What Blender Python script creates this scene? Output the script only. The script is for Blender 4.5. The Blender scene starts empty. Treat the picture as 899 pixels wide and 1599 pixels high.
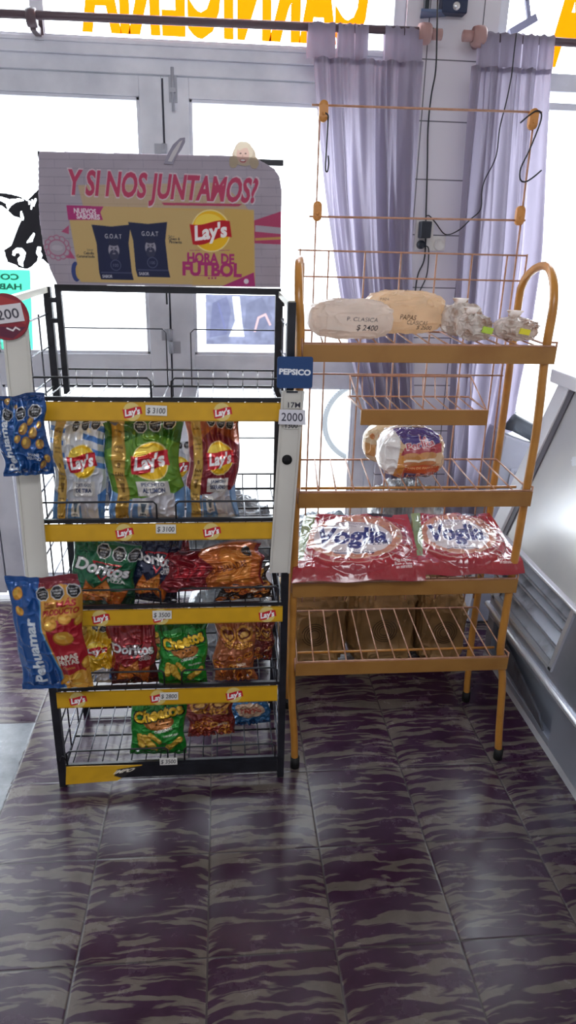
import bpy, math, random
import numpy as np
from mathutils import Vector, Matrix
random.seed(7)
PI = math.pi
S = bpy.context.scene
COL = S.collection

# ------------------------------------------------------------------ camera
F = 1097.34
RR = np.array([[0.99579443, -0.08856568, 0.02344286],
               [-0.00952354, -0.35456367, -0.93498337],
               [0.09111943, 0.93082798, -0.35391599]])
CAMP = np.array([0.0, 0.0, 1.5461])
cd = bpy.data.cameras.new('camera')
cam = bpy.data.objects.new('camera', cd)
COL.objects.link(cam)
cd.sensor_fit = 'HORIZONTAL'
cd.sensor_width = 36.0
cd.lens = F / 899.0 * 36.0
cd.clip_start = 0.05
m = Matrix.Identity(4)
for i in range(3):
    m[i][0] = RR[0][i]
    m[i][1] = -RR[1][i]
    m[i][2] = -RR[2][i]
    m[i][3] = CAMP[i]
cam.matrix_world = m
S.camera = cam

# ------------------------------------------------------------------ world, lights, exposure
W = bpy.data.worlds.new('world')
S.world = W
W.use_nodes = True
nt = W.node_tree
nt.nodes.clear()
tc = nt.nodes.new('ShaderNodeTexCoord')
sx = nt.nodes.new('ShaderNodeSeparateXYZ')
nt.links.new(tc.outputs['Generated'], sx.inputs[0])
rp = nt.nodes.new('ShaderNodeValToRGB')          # bright street side (+Y), dim shop interior (-Y)
rp.color_ramp.elements[0].position = 0.40
rp.color_ramp.elements[0].color = (0.056, 0.056, 0.063, 1)
rp.color_ramp.elements[1].position = 0.60
rp.color_ramp.elements[1].color = (0.86, 0.93, 1.0, 1)
mp = nt.nodes.new('ShaderNodeMapRange')
mp.inputs['From Min'].default_value = -1
mp.inputs['From Max'].default_value = 1
nt.links.new(sx.outputs['Y'], mp.inputs['Value'])
nt.links.new(mp.outputs[0], rp.inputs[0])
bgn = nt.nodes.new('ShaderNodeBackground')
bgn.inputs['Strength'].default_value = 5.5
nt.links.new(rp.outputs[0], bgn.inputs[0])
wo = nt.nodes.new('ShaderNodeOutputWorld')
nt.links.new(bgn.outputs[0], wo.inputs[0])


def area(name, loc, size, energy, rot=(0, 0, 0), color=(1, 1, 1)):
    l = bpy.data.lights.new(name, 'AREA')
    l.shape = 'RECTANGLE'
    l.size, l.size_y = size
    l.energy = energy
    l.color = color
    o = bpy.data.objects.new(name, l)
    o.location = loc
    o.rotation_euler = rot
    COL.objects.link(o)
    return o


area('ceiling_fill_light', (-0.1, -0.4, 2.9), (2.4, 0.5), 20, (math.radians(28), 0, 0), (0.93, 0.95, 1.0))  # unseen fill light added to brighten the interior
S.view_settings.view_transform = 'Standard'
S.view_settings.look = 'None'
S.view_settings.gamma = 1
S.view_settings.use_curve_mapping = False
S.view_settings.exposure = 0.70
S.cycles.max_bounces = 8
S.cycles.diffuse_bounces = 4
S.cycles.transparent_max_bounces = 24
S.cycles.sample_clamp_indirect = 6
S.cycles.use_denoising = True


# ------------------------------------------------------------------ helpers
def at(px, py, Y):
    """world point on the plane y = Y seen at a photo pixel"""
    d = RR.T @ np.array([(px - 449.5) / F, (py - 799.5) / F, 1.0])
    return CAMP + d * (Y / d[1])


def lin(c):
    if isinstance(c, str):
        c = c.lstrip('#')
        c = [int(c[i:i + 2], 16) / 255 for i in (0, 2, 4)]
    return tuple(v / 12.92 if v <= 0.04045 else ((v + 0.055) / 1.055) ** 2.4 for v in c)


def mat(name, color='#808080', rough=0.5, metal=0.0, attr=False, coat=0.0, spec=0.5, bump=None, transl=0.0, noise=None, alpha=None, gloss_mix=None):
    M_ = bpy.data.materials.new(name)
    M_.use_nodes = True
    n = M_.node_tree.nodes
    L = M_.node_tree.links
    b = n['Principled BSDF']
    out = n['Material Output']
    c = lin(color)
    b.inputs['Base Color'].default_value = (*c, 1)
    b.inputs['Roughness'].default_value = rough
    b.inputs['Metallic'].default_value = metal
    b.inputs['Coat Weight'].default_value = coat
    b.inputs['Coat Roughness'].default_value = 0.12
    b.inputs['Specular IOR Level'].default_value = spec
    csock = None
    if attr:
        a = n.new('ShaderNodeAttribute')
        a.attribute_name = 'Col'
        csock = a.outputs['Color']
        L.new(csock, b.inputs['Base Color'])
    if noise:                       # (scale, color2, low, high)
        t = n.new('ShaderNodeTexNoise')
        t.inputs['Scale'].default_value = noise[0]
        t.inputs['Detail'].default_value = 6
        tco = n.new('ShaderNodeTexCoord')
        L.new(tco.outputs['Object'], t.inputs['Vector'])
        r = n.new('ShaderNodeValToRGB')
        r.color_ramp.elements[0].position = noise[2]
        r.color_ramp.elements[0].color = (*c, 1)
        r.color_ramp.elements[1].position = noise[3]
        r.color_ramp.elements[1].color = (*lin(noise[1]), 1)
        L.new(t.outputs['Fac'], r.inputs[0])
        csock = r.outputs[0]
        L.new(csock, b.inputs['Base Color'])
    if bump:                        # (scale, strength, distance)
        t = n.new('ShaderNodeTexNoise')
        t.inputs['Scale'].default_value = bump[0]
        t.inputs['Detail'].default_value = 4
        t.inputs['Distortion'].default_value = 0.6
        tco = n.new('ShaderNodeTexCoord')
        L.new(tco.outputs['Object'], t.inputs['Vector'])
        bm = n.new('ShaderNodeBump')
        bm.inputs['Strength'].default_value = bump[1]
        bm.inputs['Distance'].default_value = bump[2]
        L.new(t.outputs['Fac'], bm.inputs['Height'])
        L.new(bm.outputs[0], b.inputs['Normal'])
    if transl:
        tr = n.new('ShaderNodeBsdfTranslucent')
        tr.inputs[0].default_value = (*c, 1)
        if csock:
            L.new(csock, tr.inputs[0])
        mx = n.new('ShaderNodeMixShader')
        mx.inputs[0].default_value = transl
        L.new(b.outputs[0], mx.inputs[1])
        L.new(tr.outputs[0], mx.inputs[2])
        L.new(mx.outputs[0], out.inputs[0])
    if alpha is not None:           # thin clear sheet
        tp = n.new('ShaderNodeBsdfTransparent')
        mx = n.new('ShaderNodeMixShader')
        mx.inputs[0].default_value = alpha
        L.new(tp.outputs[0], mx.inputs[1])
        L.new(b.outputs[0], mx.inputs[2])
        L.new(mx.outputs[0], out.inputs[0])
    return M_


class MB:
    def __init__(s):
        s.v = []
        s.f = []
        s.mi = []
        s.sm = []
        s.cur = 0

    def add(s, vs, fs, smooth=False):
        k = len(s.v)
        s.v += [tuple(map(float, p)) for p in vs]
        for f in fs:
            s.f.append(tuple(i + k for i in f))
            s.mi.append(s.cur)
            s.sm.append(smooth)
        return s

    def box(s, a, b):
        x0, y0, z0 = a
        x1, y1, z1 = b
        return s.add([(x0, y0, z0), (x1, y0, z0), (x1, y1, z0), (x0, y1, z0), (x0, y0, z1), (x1, y0, z1), (x1, y1, z1), (x0, y1, z1)],
                     [(0, 3, 2, 1), (4, 5, 6, 7), (0, 1, 5, 4), (1, 2, 6, 5), (2, 3, 7, 6), (3, 0, 4, 7)])

    def hexa(s, p):       # 8 points: bottom 4, top 4
        return s.add(p, [(0, 3, 2, 1), (4, 5, 6, 7), (0, 1, 5, 4), (1, 2, 6, 5), (2, 3, 7, 6), (3, 0, 4, 7)])

    def tube(s, pts, r, n=8, closed=False, caps=True):
        P = [Vector(p) for p in pts]
        N = len(P)
        rs = r if isinstance(r, (list, tuple)) else [r] * N
        vs = []
        up = None
        for i in range(N):
            if closed:
                t = P[(i + 1) % N] - P[i - 1]
            else:
                t = P[min(i + 1, N - 1)] - P[max(i - 1, 0)]
            t.normalize()
            if up is None:
                up = Vector((0, 0, 1)) if abs(t.z) < 0.9 else Vector((1, 0, 0))
            a = up - t * up.dot(t)
            if a.length < 1e-6:
                a = t.orthogonal()
            a.normalize()
            up = a
            b = t.cross(a)
            for k in range(n):
                w = 2 * PI * k / n + PI / n
                vs.append(P[i] + (a * math.cos(w) + b * math.sin(w)) * rs[i])
        fs = []
        for i in range(N if closed else N - 1):
            j = (i + 1) % N
            for k in range(n):
                l = (k + 1) % n
                fs.append((i * n + k, i * n + l, j * n + l, j * n + k))
        if caps and not closed:
            fs.append(tuple(range(n - 1, -1, -1)))
            fs.append(tuple((N - 1) * n + k for k in range(n)))
        return s.add(vs, fs, n > 4)

    def wire(s, a, b, r=0.0022):
        return s.tube([a, b], r, 6)

    def bar(s, a, b, w):          # square tube
        return s.tube([a, b], w * 0.7071, 4)

    def prism(s, poly, y0, y1):   # polygon in xz, extruded along y
        n = len(poly)
        vs = [(x, y0, z) for x, z in poly] + [(x, y1, z) for x, z in poly]
        fs = [tuple(range(n)), tuple(range(2 * n - 1, n - 1, -1))]
        fs += [(i, i + n, (i + 1) % n + n, (i + 1) % n) for i in range(n)]
        return s.add(vs, fs)

    def prismx(s, poly, x0, x1):  # polygon in yz, extruded along x
        n = len(poly)
        vs = [(x0, y, z) for y, z in poly] + [(x1, y, z) for y, z in poly]
        fs = [tuple(range(n)), tuple(range(2 * n - 1, n - 1, -1))]
        fs += [(i, i + n, (i + 1) % n + n, (i + 1) % n) for i in range(n)]
        return s.add(vs, fs)

    def lathe(s, prof, o=(0, 0, 0), n=20, axis='z'):
        vs = []
        for r, h in prof:
            for k in range(n):
                w = 2 * PI * k / n
                a, b = r * math.cos(w), r * math.sin(w)
                p = (a, b, h) if axis == 'z' else ((h, a, b) if axis == 'x' else (a, h, b))
                vs.append((p[0] + o[0], p[1] + o[1], p[2] + o[2]))
        fs = []
        for i in range(len(prof) - 1):
            for k in range(n):
                l = (k + 1) % n
                fs.append((i * n + k, i * n + l, (i + 1) * n + l, (i + 1) * n + k))
        return s.add(vs, fs, True)


def root_loc(p):
    while p is not None and p.parent is not None:
        p = p.parent
    return p.location.copy() if p is not None else Vector((0, 0, 0))


def emit(name, mb, mats, parent=None, loc=None, label=None, cat=None, group=None, kind=None, bevel=0):
    me = bpy.data.meshes.new(name)
    L = root_loc(parent) if parent is not None else Vector((0, 0, 0) if loc is None else [float(c) for c in loc])
    me.from_pydata([(x - L.x, y - L.y, z - L.z) for x, y, z in mb.v], [], mb.f)
    for M_ in (mats if isinstance(mats, (list, tuple)) else [mats]):
        me.materials.append(M_)
    me.polygons.foreach_set('material_index', mb.mi)
    me.polygons.foreach_set('use_smooth', mb.sm)
    me.update()
    o = bpy.data.objects.new(name, me)
    COL.objects.link(o)
    if parent is not None:
        o.parent = parent
    else:
        o.location = L
    if bevel:
        b = o.modifiers.new('bevel', 'BEVEL')
        b.width = bevel
        b.segments = 2
        b.limit_method = 'ANGLE'
    tag(o, label, cat, group, kind)
    return o


def tag(o, label=None, cat=None, group=None, kind=None):
    if label: o['label'] = label
    if cat: o['category'] = cat
    if group: o['group'] = group
    if kind: o['kind'] = kind
    return o


def empty(name, loc, label, cat, group=None):
    o = bpy.data.objects.new(name, None)
    o.empty_display_size = 0.05
    COL.objects.link(o)
    o.location = loc
    return tag(o, label, cat, group)


def struct(name, mb, M_, parent=None, bevel=0):
    return emit(name, mb, M_, parent, kind=None if parent else 'structure', bevel=bevel)


# ------------------------------------------------------------------ printed artwork as per-vertex colour
_txt = {}


def text_tris(s, bold=0.0, spacing=1.0):
    key = (s, bold, spacing)
    if key in _txt:
        return _txt[key]
    c = bpy.data.curves.new('t', 'FONT')
    c.body = s
    c.offset = bold
    c.space_character = spacing
    c.resolution_u = 3
    c.fill_mode = 'FRONT'
    o = bpy.data.objects.new('t', c)
    COL.objects.link(o)
    dg = bpy.context.evaluated_depsgraph_get()
    ev = o.evaluated_get(dg)
    me = ev.to_mesh()
    me.calc_loop_triangles()
    V = np.array([v.co[:2] for v in me.vertices]).reshape(-1, 2)
    T = np.array([t.vertices[:] for t in me.loop_triangles]).reshape(-1, 3)
    ev.to_mesh_clear()
    bpy.data.objects.remove(o)
    bpy.data.curves.remove(c)
    _txt[key] = (V, T)
    return V, T


def smooth_noise(h, w, cells, seed):
    rg = np.random.RandomState(seed)
    g = rg.rand(cells[0] + 2, cells[1] + 2)
    y = np.linspace(0, cells[0], h)
    x = np.linspace(0, cells[1], w)
    yi, xi = np.floor(y).astype(int), np.floor(x).astype(int)
    fy, fx = y - yi, x - xi
    fy, fx = fy * fy * (3 - 2 * fy), fx * fx * (3 - 2 * fx)
    a = g[yi][:, xi] * (1 - fx) + g[yi][:, xi + 1] * fx
    b = g[yi + 1][:, xi] * (1 - fx) + g[yi + 1][:, xi + 1] * fx
    return a * (1 - fy)[:, None] + b * fy[:, None]


class Art:
    """x in 0..1, y in 0..a (a = height/width), y up"""
    SS = 3

    def __init__(s, W_, H_, bg='#ffffff'):
        s.W, s.H = W_, H_
        s.a = H_ / W_
        s.w, s.h = W_ * s.SS, H_ * s.SS
        s.p = np.empty((s.h, s.w, 3), np.float32)
        s.p[:] = lin(bg)
        s.k = s.w

    def _mask(s, P):
        P = np.asarray(P, float) * s.k
        x0, y0 = np.floor(P.min(0)).astype(int)
        x1, y1 = np.ceil(P.max(0)).astype(int) + 1
        x0, y0 = max(x0, 0), max(y0, 0)
        x1, y1 = min(x1, s.w), min(y1, s.h)
        if x1 <= x0 or y1 <= y0:
            return None
        X = np.arange(x0, x1) + 0.5
        Y = (np.arange(y0, y1) + 0.5)[:, None]
        inside = np.zeros((y1 - y0, x1 - x0), bool)
        n = len(P)
        for i in range(n):
            ax, ay = P[i]
            bx, by = P[(i + 1) % n]
            if ay == by:
                continue
            c = (ay > Y) != (by > Y)
            xi = (bx - ax) * (Y - ay) / (by - ay) + ax
            inside ^= c & (X < xi)
        return (slice(y0, y1), slice(x0, x1)), inside

    def poly(s, P, c, alpha=1.0):
        r = s._mask(P)
        if r is None:
            return s
        sl, m_ = r
        col = np.array(lin(c), np.float32)
        v = s.p[sl]
        v[m_] = v[m_] * (1 - alpha) + col * alpha
        return s

    def rect(s, x0, y0, x1, y1, c, alpha=1.0):
        return s.poly([(x0, y0), (x1, y0), (x1, y1), (x0, y1)], c, alpha)

    def ell(s, cx, cy, rx, ry, c, rot=0, alpha=1.0, n=36):
        r = math.radians(rot)
        P = []
        for k in range(n):
            w = 2 * PI * k / n
            x, y = rx * math.cos(w), ry * math.sin(w)
            P.append((cx + x * math.cos(r) - y * math.sin(r), cy + x * math.sin(r) + y * math.cos(r)))
        return s.poly(P, c, alpha)

    def line(s, pts, w, c, alpha=1.0):
        for (ax, ay), (bx, by) in zip(pts[:-1], pts[1:]):
            dx, dy = bx - ax, by - ay
            l = math.hypot(dx, dy) or 1
            nx, ny = -dy / l * w / 2, dx / l * w / 2
            ex, ey = dx / l * w * .3, dy / l * w * .3
            s.poly([(ax + nx - ex, ay + ny - ey), (bx + nx + ex, by + ny + ey), (bx - nx + ex, by - ny + ey), (ax - nx - ex, ay - ny - ey)], c, alpha)
        return s

    def text(s, t, cx, cy, h, c, rot=0, shear=0, bold=0.0, width=None, outline=None, ow=0.05, sp=1.0, arc=0.0, mirror=False):
        if outline:
            s.text(t, cx, cy, h, outline, rot, shear, bold + ow, width and width * 1.03, None, 0, sp, arc, mirror)
        V, T = text_tris(t, bold, sp)
        if len(V) == 0:
            return s
        x0, x1 = V[:, 0].min(), V[:, 0].max()
        sc = h / 0.72
        sxx = sc if width is None else width / (x1 - x0)
        X = (V[:, 0] - (x0 + x1) / 2) * sxx
        Y = (V[:, 1] - 0.36) * sc
        X = X + Y * shear
        Y = Y + arc * X * X
        if mirror:
            X = -X
        r = math.radians(rot)
        Q = np.stack([cx + X * math.cos(r) - Y * math.sin(r), cy + X * math.sin(r) + Y * math.cos(r)], 1)
        for tr in T:
            s.poly(Q[tr], c)
        return s

    def mottle(s, amt, cells, seed=1):
        n = smooth_noise(s.h, s.w, cells, seed)
        s.p *= (1 + amt * (n - 0.5) * 2)[:, :, None].astype(np.float32)
        return s

    def grid(s):
        return s.p.reshape(s.H, s.SS, s.W, s.SS, 3).mean((1, 3))


def seal(A, x, y, r, n=1, dx=None):
    """black warning octagons with white rims"""
    dx = dx or r * 2.12
    for i in range(n):
        cx = x + i * dx
        o = [(cx + r * math.cos(PI / 8 + k * PI / 4), y + r * math.sin(PI / 8 + k * PI / 4)) for k in range(8)]
        i_ = [(cx + r * .88 * math.cos(PI / 8 + k * PI / 4), y + r * .88 * math.sin(PI / 8 + k * PI / 4)) for k in range(8)]
        A.poly(o, '#d8d8d8')
        A.poly(i_, '#101014')
        A.text('EXCESO EN', cx, y + r * .30, r * .2, '#e8e8e8', width=r * 1.35, bold=.02)
        A.text(('SODIO', 'GRASAS', 'GRASAS')[i % 3], cx, y - r * .05, r * .24, '#e8e8e8', width=r * 1.0, bold=.02)
        A.text('TOTALES', cx, y - r * .42, r * .17, '#c8c8c8', width=r * .8)


def lays_logo(A, cx, cy, r, rot=8, disc=True):
    if disc:
        A.ell(cx, cy, r * 1.06, r * 1.06, '#f3e2a0')
        A.ell(cx, cy, r, r, '#f2c31a')
        A.ell(cx - r * .1, cy + r * .35, r * .75, r * .5, '#fbdc55')
    P = []
    n = 14
    for k in range(n + 1):
        t = -1 + 2 * k / n
        P.append((t * 1.08, .42 - .10 * t + .10 * math.sin(t * 2.6)))
    for k in range(n + 1):
        t = 1 - 2 * k / n
        P.append((t * 1.08, -.50 - .02 * t + .14 * math.sin(t * 2.6)))
    c, s_ = math.cos(math.radians(rot)), math.sin(math.radians(rot))
    P = [(cx + r * (x * c - y * s_), cy + r * (x * s_ + y * c)) for x, y in P]
    A.poly(P, '#c21526')
    A.text("Lay's", cx, cy, r * .72, '#ffffff', rot=rot, shear=.15, bold=.035, width=r * 1.75)


def chip(A, cx, cy, r, c='#e8a52e', rot=0, sq=.7):
    A.ell(cx, cy, r, r * sq, '#a86a14', rot)
    A.ell(cx + r * .04, cy + r * .06, r * .92, r * sq * .88, c, rot)
    A.ell(cx - r * .2, cy + r * .15, r * .5, r * sq * .35, '#f4c65a', rot)


def tri_chip(A, cx, cy, r, rot, c='#c9702a'):
    P = [(cx + r * math.cos(math.radians(rot + k * 120)), cy + r * math.sin(math.radians(rot + k * 120))) for k in range(3)]
    A.poly(P, '#7c3a12')
    A.poly([(cx + (x - cx) * .9, cy + (y - cy) * .9) for x, y in P], c)
    rg = random.Random(int(cx * 1000))
    for _ in range(9):
        A.ell(cx + rg.uniform(-.35, .35) * r, cy + rg.uniform(-.35, .35) * r, r * .06, r * .05, rg.choice(['#8a2a10', '#efb35c', '#6b6a22']))


def grid_mesh(name, P, colors, M_, extra=None, keep=None, smooth=True):
    """P: (H,W,3) points, colors: (H,W,3); returns (verts, faces, cols)"""
    H, W_, _ = P.shape
    idx = np.arange(H * W_).reshape(H, W_)
    q = np.stack([idx[:-1, :-1], idx[:-1, 1:], idx[1:, 1:], idx[1:, :-1]], -1).reshape(-1, 4)
    if keep is not None:
        kk = (keep[:-1, :-1] & keep[1:, 1:] & keep[:-1, 1:] & keep[1:, :-1]).reshape(-1)
        q = q[kk]
    return P.reshape(-1, 3), q, colors.reshape(-1, 3)


def quick_mesh(name, parts, mats, smooth=True):
    """parts: list of (verts, quads, cols, mat_index)"""
    vs, qs, cs, ms = [], [], [], []
    k = 0
    for v, q, c, mi in parts:
        vs.append(v)
        qs.append(q + k)
        cs.append(c)
        ms.append(np.full(len(q), mi))
        k += len(v)
    v = np.concatenate(vs).astype(np.float32)
    q = np.concatenate(qs).astype(np.int32)
    c = np.concatenate(cs).astype(np.float32)
    mi = np.concatenate(ms).astype(np.int32)
    me = bpy.data.meshes.new(name)
    me.vertices.add(len(v))
    me.vertices.foreach_set('co', v.ravel())
    me.loops.add(len(q) * 4)
    me.loops.foreach_set('vertex_index', q.ravel())
    me.polygons.add(len(q))
    me.polygons.foreach_set('loop_start', np.arange(0, len(q) * 4, 4, dtype=np.int32))
    me.polygons.foreach_set('loop_total', np.full(len(q), 4, np.int32))
    me.polygons.foreach_set('material_index', mi)
    me.polygons.foreach_set('use_smooth', np.full(len(q), smooth))
    me.update(calc_edges=True)
    at_ = me.color_attributes.new('Col', 'FLOAT_COLOR', 'POINT')
    at_.data.foreach_set('color', np.concatenate([c, np.ones((len(c), 1), np.float32)], 1).ravel())
    for M_ in (mats if isinstance(mats, (list, tuple)) else [mats]):
        me.materials.append(M_)
    me.validate()
    o = bpy.data.objects.new(name, me)
    COL.objects.link(o)
    return o


def up_(c, W_, H_):
    """resample colour grid to W,H (nearest)"""
    h, w = c.shape[:2]
    return c[np.clip((np.linspace(0, h - 1, H_)).round().astype(int), 0, h - 1)][:, np.clip(np.linspace(0, w - 1, W_).round().astype(int), 0, w - 1)]


def bag_points(nu, nv, w, h, d, seed, seam=0.045, crumple=1.0, back=False, squash=0.0):
    rg = np.random.RandomState(seed)
    u = np.linspace(0, 1, nu)[None, :]
    v = np.linspace(0, 1, nv)[:, None]
    vv = np.clip((v - seam) / (1 - 2 * seam), 0, 1)
    prof_v = np.sin(PI * vv) ** 0.45
    uu = np.clip(1 - (2 * u - 1) ** 2, 0, 1)
    prof_u = uu ** 0.55
    D = d * prof_v * prof_u * (1 + 0.12 * np.sin(2 * PI * (v * .8 + rg.rand())))
    pinch = 1 - (0.07 + squash) * np.sin(PI * vv) ** 0.6
    X = (u - 0.5) * w * pinch
    Z = v * h + 0 * u
    # folds running out of the seals
    ph = rg.rand(6) * 6.28
    k = rg.uniform(4, 15, 6)
    fold = sum(np.sin(k[i] * PI * u + ph[i] + 1.5 * v * (i % 3)) for i in range(6)) / 3
    fall = np.exp(-((vv) / 0.22) ** 2) + np.exp(-((1 - vv) / 0.25) ** 2)
    Y = D + 0.0045 * crumple * fold * fall * (prof_u)
    # sharp creases
    n1 = smooth_noise(nv, nu, (7, 5), seed + 1)
    n2 = smooth_noise(nv, nu, (15, 11), seed + 2)
    rid = (0.5 - np.abs(n1 - 0.5)) * 2
    rid2 = (0.5 - np.abs(n2 - 0.5)) * 2
    Y = Y + crumple * (0.006 * (rid ** 3 - .3) + 0.003 * (rid2 ** 3 - .3)) * np.clip(uu * 3, 0, 1)
    X = X + crumple * 0.004 * (smooth_noise(nv, nu, (6, 3), seed + 3) - .5) * 2 + crumple * .003 * np.sin(vv * 9 + ph[0])
    Z = Z + crumple * 0.004 * np.sin(u * 7 + ph[1]) * (v > .5) * (2 * v - 1)
    # crimped seal teeth
    sm_ = (v < seam) | (v > 1 - seam)
    Y = np.where(sm_, 0.001 * np.sin(v * h * 2600) + crumple * 0.004 * fold * .6, Y + (crumple * 0.004 * fold * .6) * fall)
    sgn = 1 if back else -1
    Yo = np.where(sm_, Y, sgn * Y) if back else np.where(sm_, Y - 0.0006, sgn * Y * 1.0)
    if back:
        Yo = np.where(sm_, Y + 0.0006, np.abs(D) * .7 + 0.001)
    return np.stack([X + 0 * Z, Yo, Z + 0 * X], -1)


def bag(name, art, w, h, d, loc, rot=(0, 0, 0), seed=1, mats=None, label='', cat='snack bag', group=None, crumple=1.0, backcol='#9a9aa0', squash=0.0, parent=None):
    g = art.grid()
    H, W_ = g.shape[:2]
    P = bag_points(W_, H, w, h, d, seed, crumple=crumple, squash=squash)
    Pb = bag_points(max(W_ // 3, 12), max(H // 3, 12), w, h, d, seed, crumple=crumple, back=True, squash=squash)
    a = grid_mesh('', P, g, None)
    cb = np.broadcast_to(np.array(lin(backcol)), Pb.shape).copy()
    b = grid_mesh('', Pb, cb, None)
    o = quick_mesh(name, [(*a, 0), (b[0], b[1][:, ::-1], b[2], 0)], mats or FILM)
    o.location = loc
    o.rotation_euler = tuple(math.radians(r) for r in rot)
    tag(o, label, cat, group)
    return o


def panel(name, art, fn, M_, parent=None, keep=None, loc=None, back=0.0, backdir=(0, 1, 0), sidecol='#dddddd', **kw):
    """flat printed sheet: fn(u,v)->point (arrays); optional thickness 'back' along backdir"""
    g = art.grid()
    H, W_ = g.shape[:2]
    u, v = np.meshgrid(np.linspace(0, 1, W_), np.linspace(0, 1, H))
    P = fn(u, v)
    L = np.array(root_loc(parent)) if parent is not None else np.array((0, 0, 0) if loc is None else loc, float)
    P = P - L
    a = grid_mesh('', P, g, None, keep=keep)
    parts = [(*a, 0)]
    if back:
        Q = P + np.array(backdir) * back
        cb = np.broadcast_to(np.array(lin(sidecol)), Q.shape).copy()
        b = grid_mesh('', Q, cb, None, keep=keep)
        parts.append((b[0], b[1][:, ::-1], b[2], 0))
        # rim faces
        H_, W2 = P.shape[:2]
        idx = np.arange(H_ * W2).reshape(H_, W2)
        if keep is None:
            ring = np.concatenate([idx[0, :], idx[1:, -1], idx[-1, -2::-1], idx[-2:0:-1, 0]])
            nxt = np.roll(ring, -1)
            off = H_ * W2
            V2 = np.concatenate([P.reshape(-1, 3), Q.reshape(-1, 3)])
            qr = np.stack([ring, ring + off, nxt + off, nxt], -1)
            used = np.unique(qr)
            remap = {int(x): i for i, x in enumerate(used)}
            qr = np.vectorize(remap.get)(qr)
            cc = np.broadcast_to(np.array(lin(sidecol)), (len(used), 3)).copy()
            parts.append((V2[used], qr[:, ::-1], cc, 0))
    o = quick_mesh(name, parts, M_, smooth=False)
    if parent is not None:
        o.parent = parent
    else:
        o.location = L
    tag(o, kw.get('label'), kw.get('cat'), kw.get('group'), kw.get('kind'))
    return o


def quadfn(bl, br, tl, tr):
    bl, br, tl, tr = (np.array(p, float) for p in (bl, br, tl, tr))

    def fn(u, v):
        u = u[..., None]
        v = v[..., None]
        return (bl * (1 - u) + br * u) * (1 - v) + (tl * (1 - u) + tr * u) * v
    return fn


# ------------------------------------------------------------------ materials
FILM = mat('printed_foil', attr=True, rough=0.24, metal=0.35, coat=0.6, bump=(34, 0.35, 0.006))
PAPER = mat('printed_card', attr=True, rough=0.7)
GLOSSCARD = mat('glossy_card', attr=True, rough=0.35)
CARDT = mat('printed_corrugated_card', attr=True, rough=0.6, transl=0.4)
CLEARPRINT = mat('printed_wrap', attr=True, rough=0.16, coat=1.0, bump=(26, 0.35, 0.008))
BREADBAG = mat('thin_white_plastic', attr=True, rough=0.3, coat=0.4, transl=0.55, bump=(30, 0.6, 0.012))
BLACK = mat('black_powder_coat', '#15161c', rough=0.4, noise=(30, '#23242c', .4, .7))
CHROME = mat('bright_wire', '#d8d8dc', rough=0.25, metal=0.9)
YPAINT = mat('ochre_paint', '#c08438', rough=0.33, coat=0.25, noise=(14, '#a8702c', .45, .75))
YWIRE = mat('ochre_wire', '#c0917a', rough=0.3, noise=(40, '#a87858', .4, .7))
YLIP = mat('brown_ochre_lip', '#a5763a', rough=0.38, coat=0.2, noise=(9, '#94642c', .45, .7))
RUBBER = mat('black_rubber', '#101010', rough=0.7)
ORPLAST = mat('orange_plastic', '#cf8f4c', rough=0.4)
WALLP = mat('grey_white_door_paint', '#e6e8f2', rough=0.4, noise=(5, '#c4c7d4', .4, .75), bump=(60, .1, .002))
WHITEPL = mat('white_plastic', '#e4e2de', rough=0.4)
STEEL = mat('brushed_steel', '#b4b9c6', rough=0.30, metal=0.6, noise=(4, '#a0a6b2', .45, .7), bump=(5, .15, .004))
STEELD = mat('dull_steel', '#90939c', rough=0.34, metal=0.75, noise=(14, '#6a6664', .5, .7))
ALU = mat('polished_trim', '#eceef4', rough=0.22, metal=0.55)
LOUV = mat('louvre_steel', '#b4b8c2', rough=0.3, metal=0.4, noise=(12, '#85858a', .5, .68))
DARK = mat('gap_shade', '#0c0c0e', rough=0.8)  # near-black colour standing in for shade inside gaps and holes
CURT = mat('lavender_grey_cloth', '#a9a2b4', rough=0.9, spec=0.1, transl=0.5, bump=(300, .15, .001))
ROD = mat('brown_rod', '#5a4850', rough=0.4)
BLKPL = mat('black_plastic', '#1c2330', rough=0.45)
CABLE = mat('black_cable', '#23232b', rough=0.5)
VINYLY = mat('orange_vinyl', '#f86400', rough=0.6, transl=0.75)
BLKVINYL = mat('black_vinyl', '#22222b', rough=0.7)
CLEAR = mat('clear_film', '#ffffff', rough=0.08, alpha=0.16, bump=(40, .8, .01))
GLASS = mat('window_glass', '#eef4f4', rough=0.02, alpha=0.05)
CRUST = mat('pizza_crust', '#b28a4a', rough=0.6, noise=(30, '#8a5f24', .45, .65), bump=(60, .5, .004))
GREYPL = mat('grey_translucent_bag', '#9aa0a8', rough=0.25, coat=.5, noise=(7, '#d4d8dc', .42, .62), transl=.2)
SACK = mat('brown_paper_sack', '#b48c58', rough=0.5, noise=(6, '#86653c', .4, .65), coat=.15)


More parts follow.
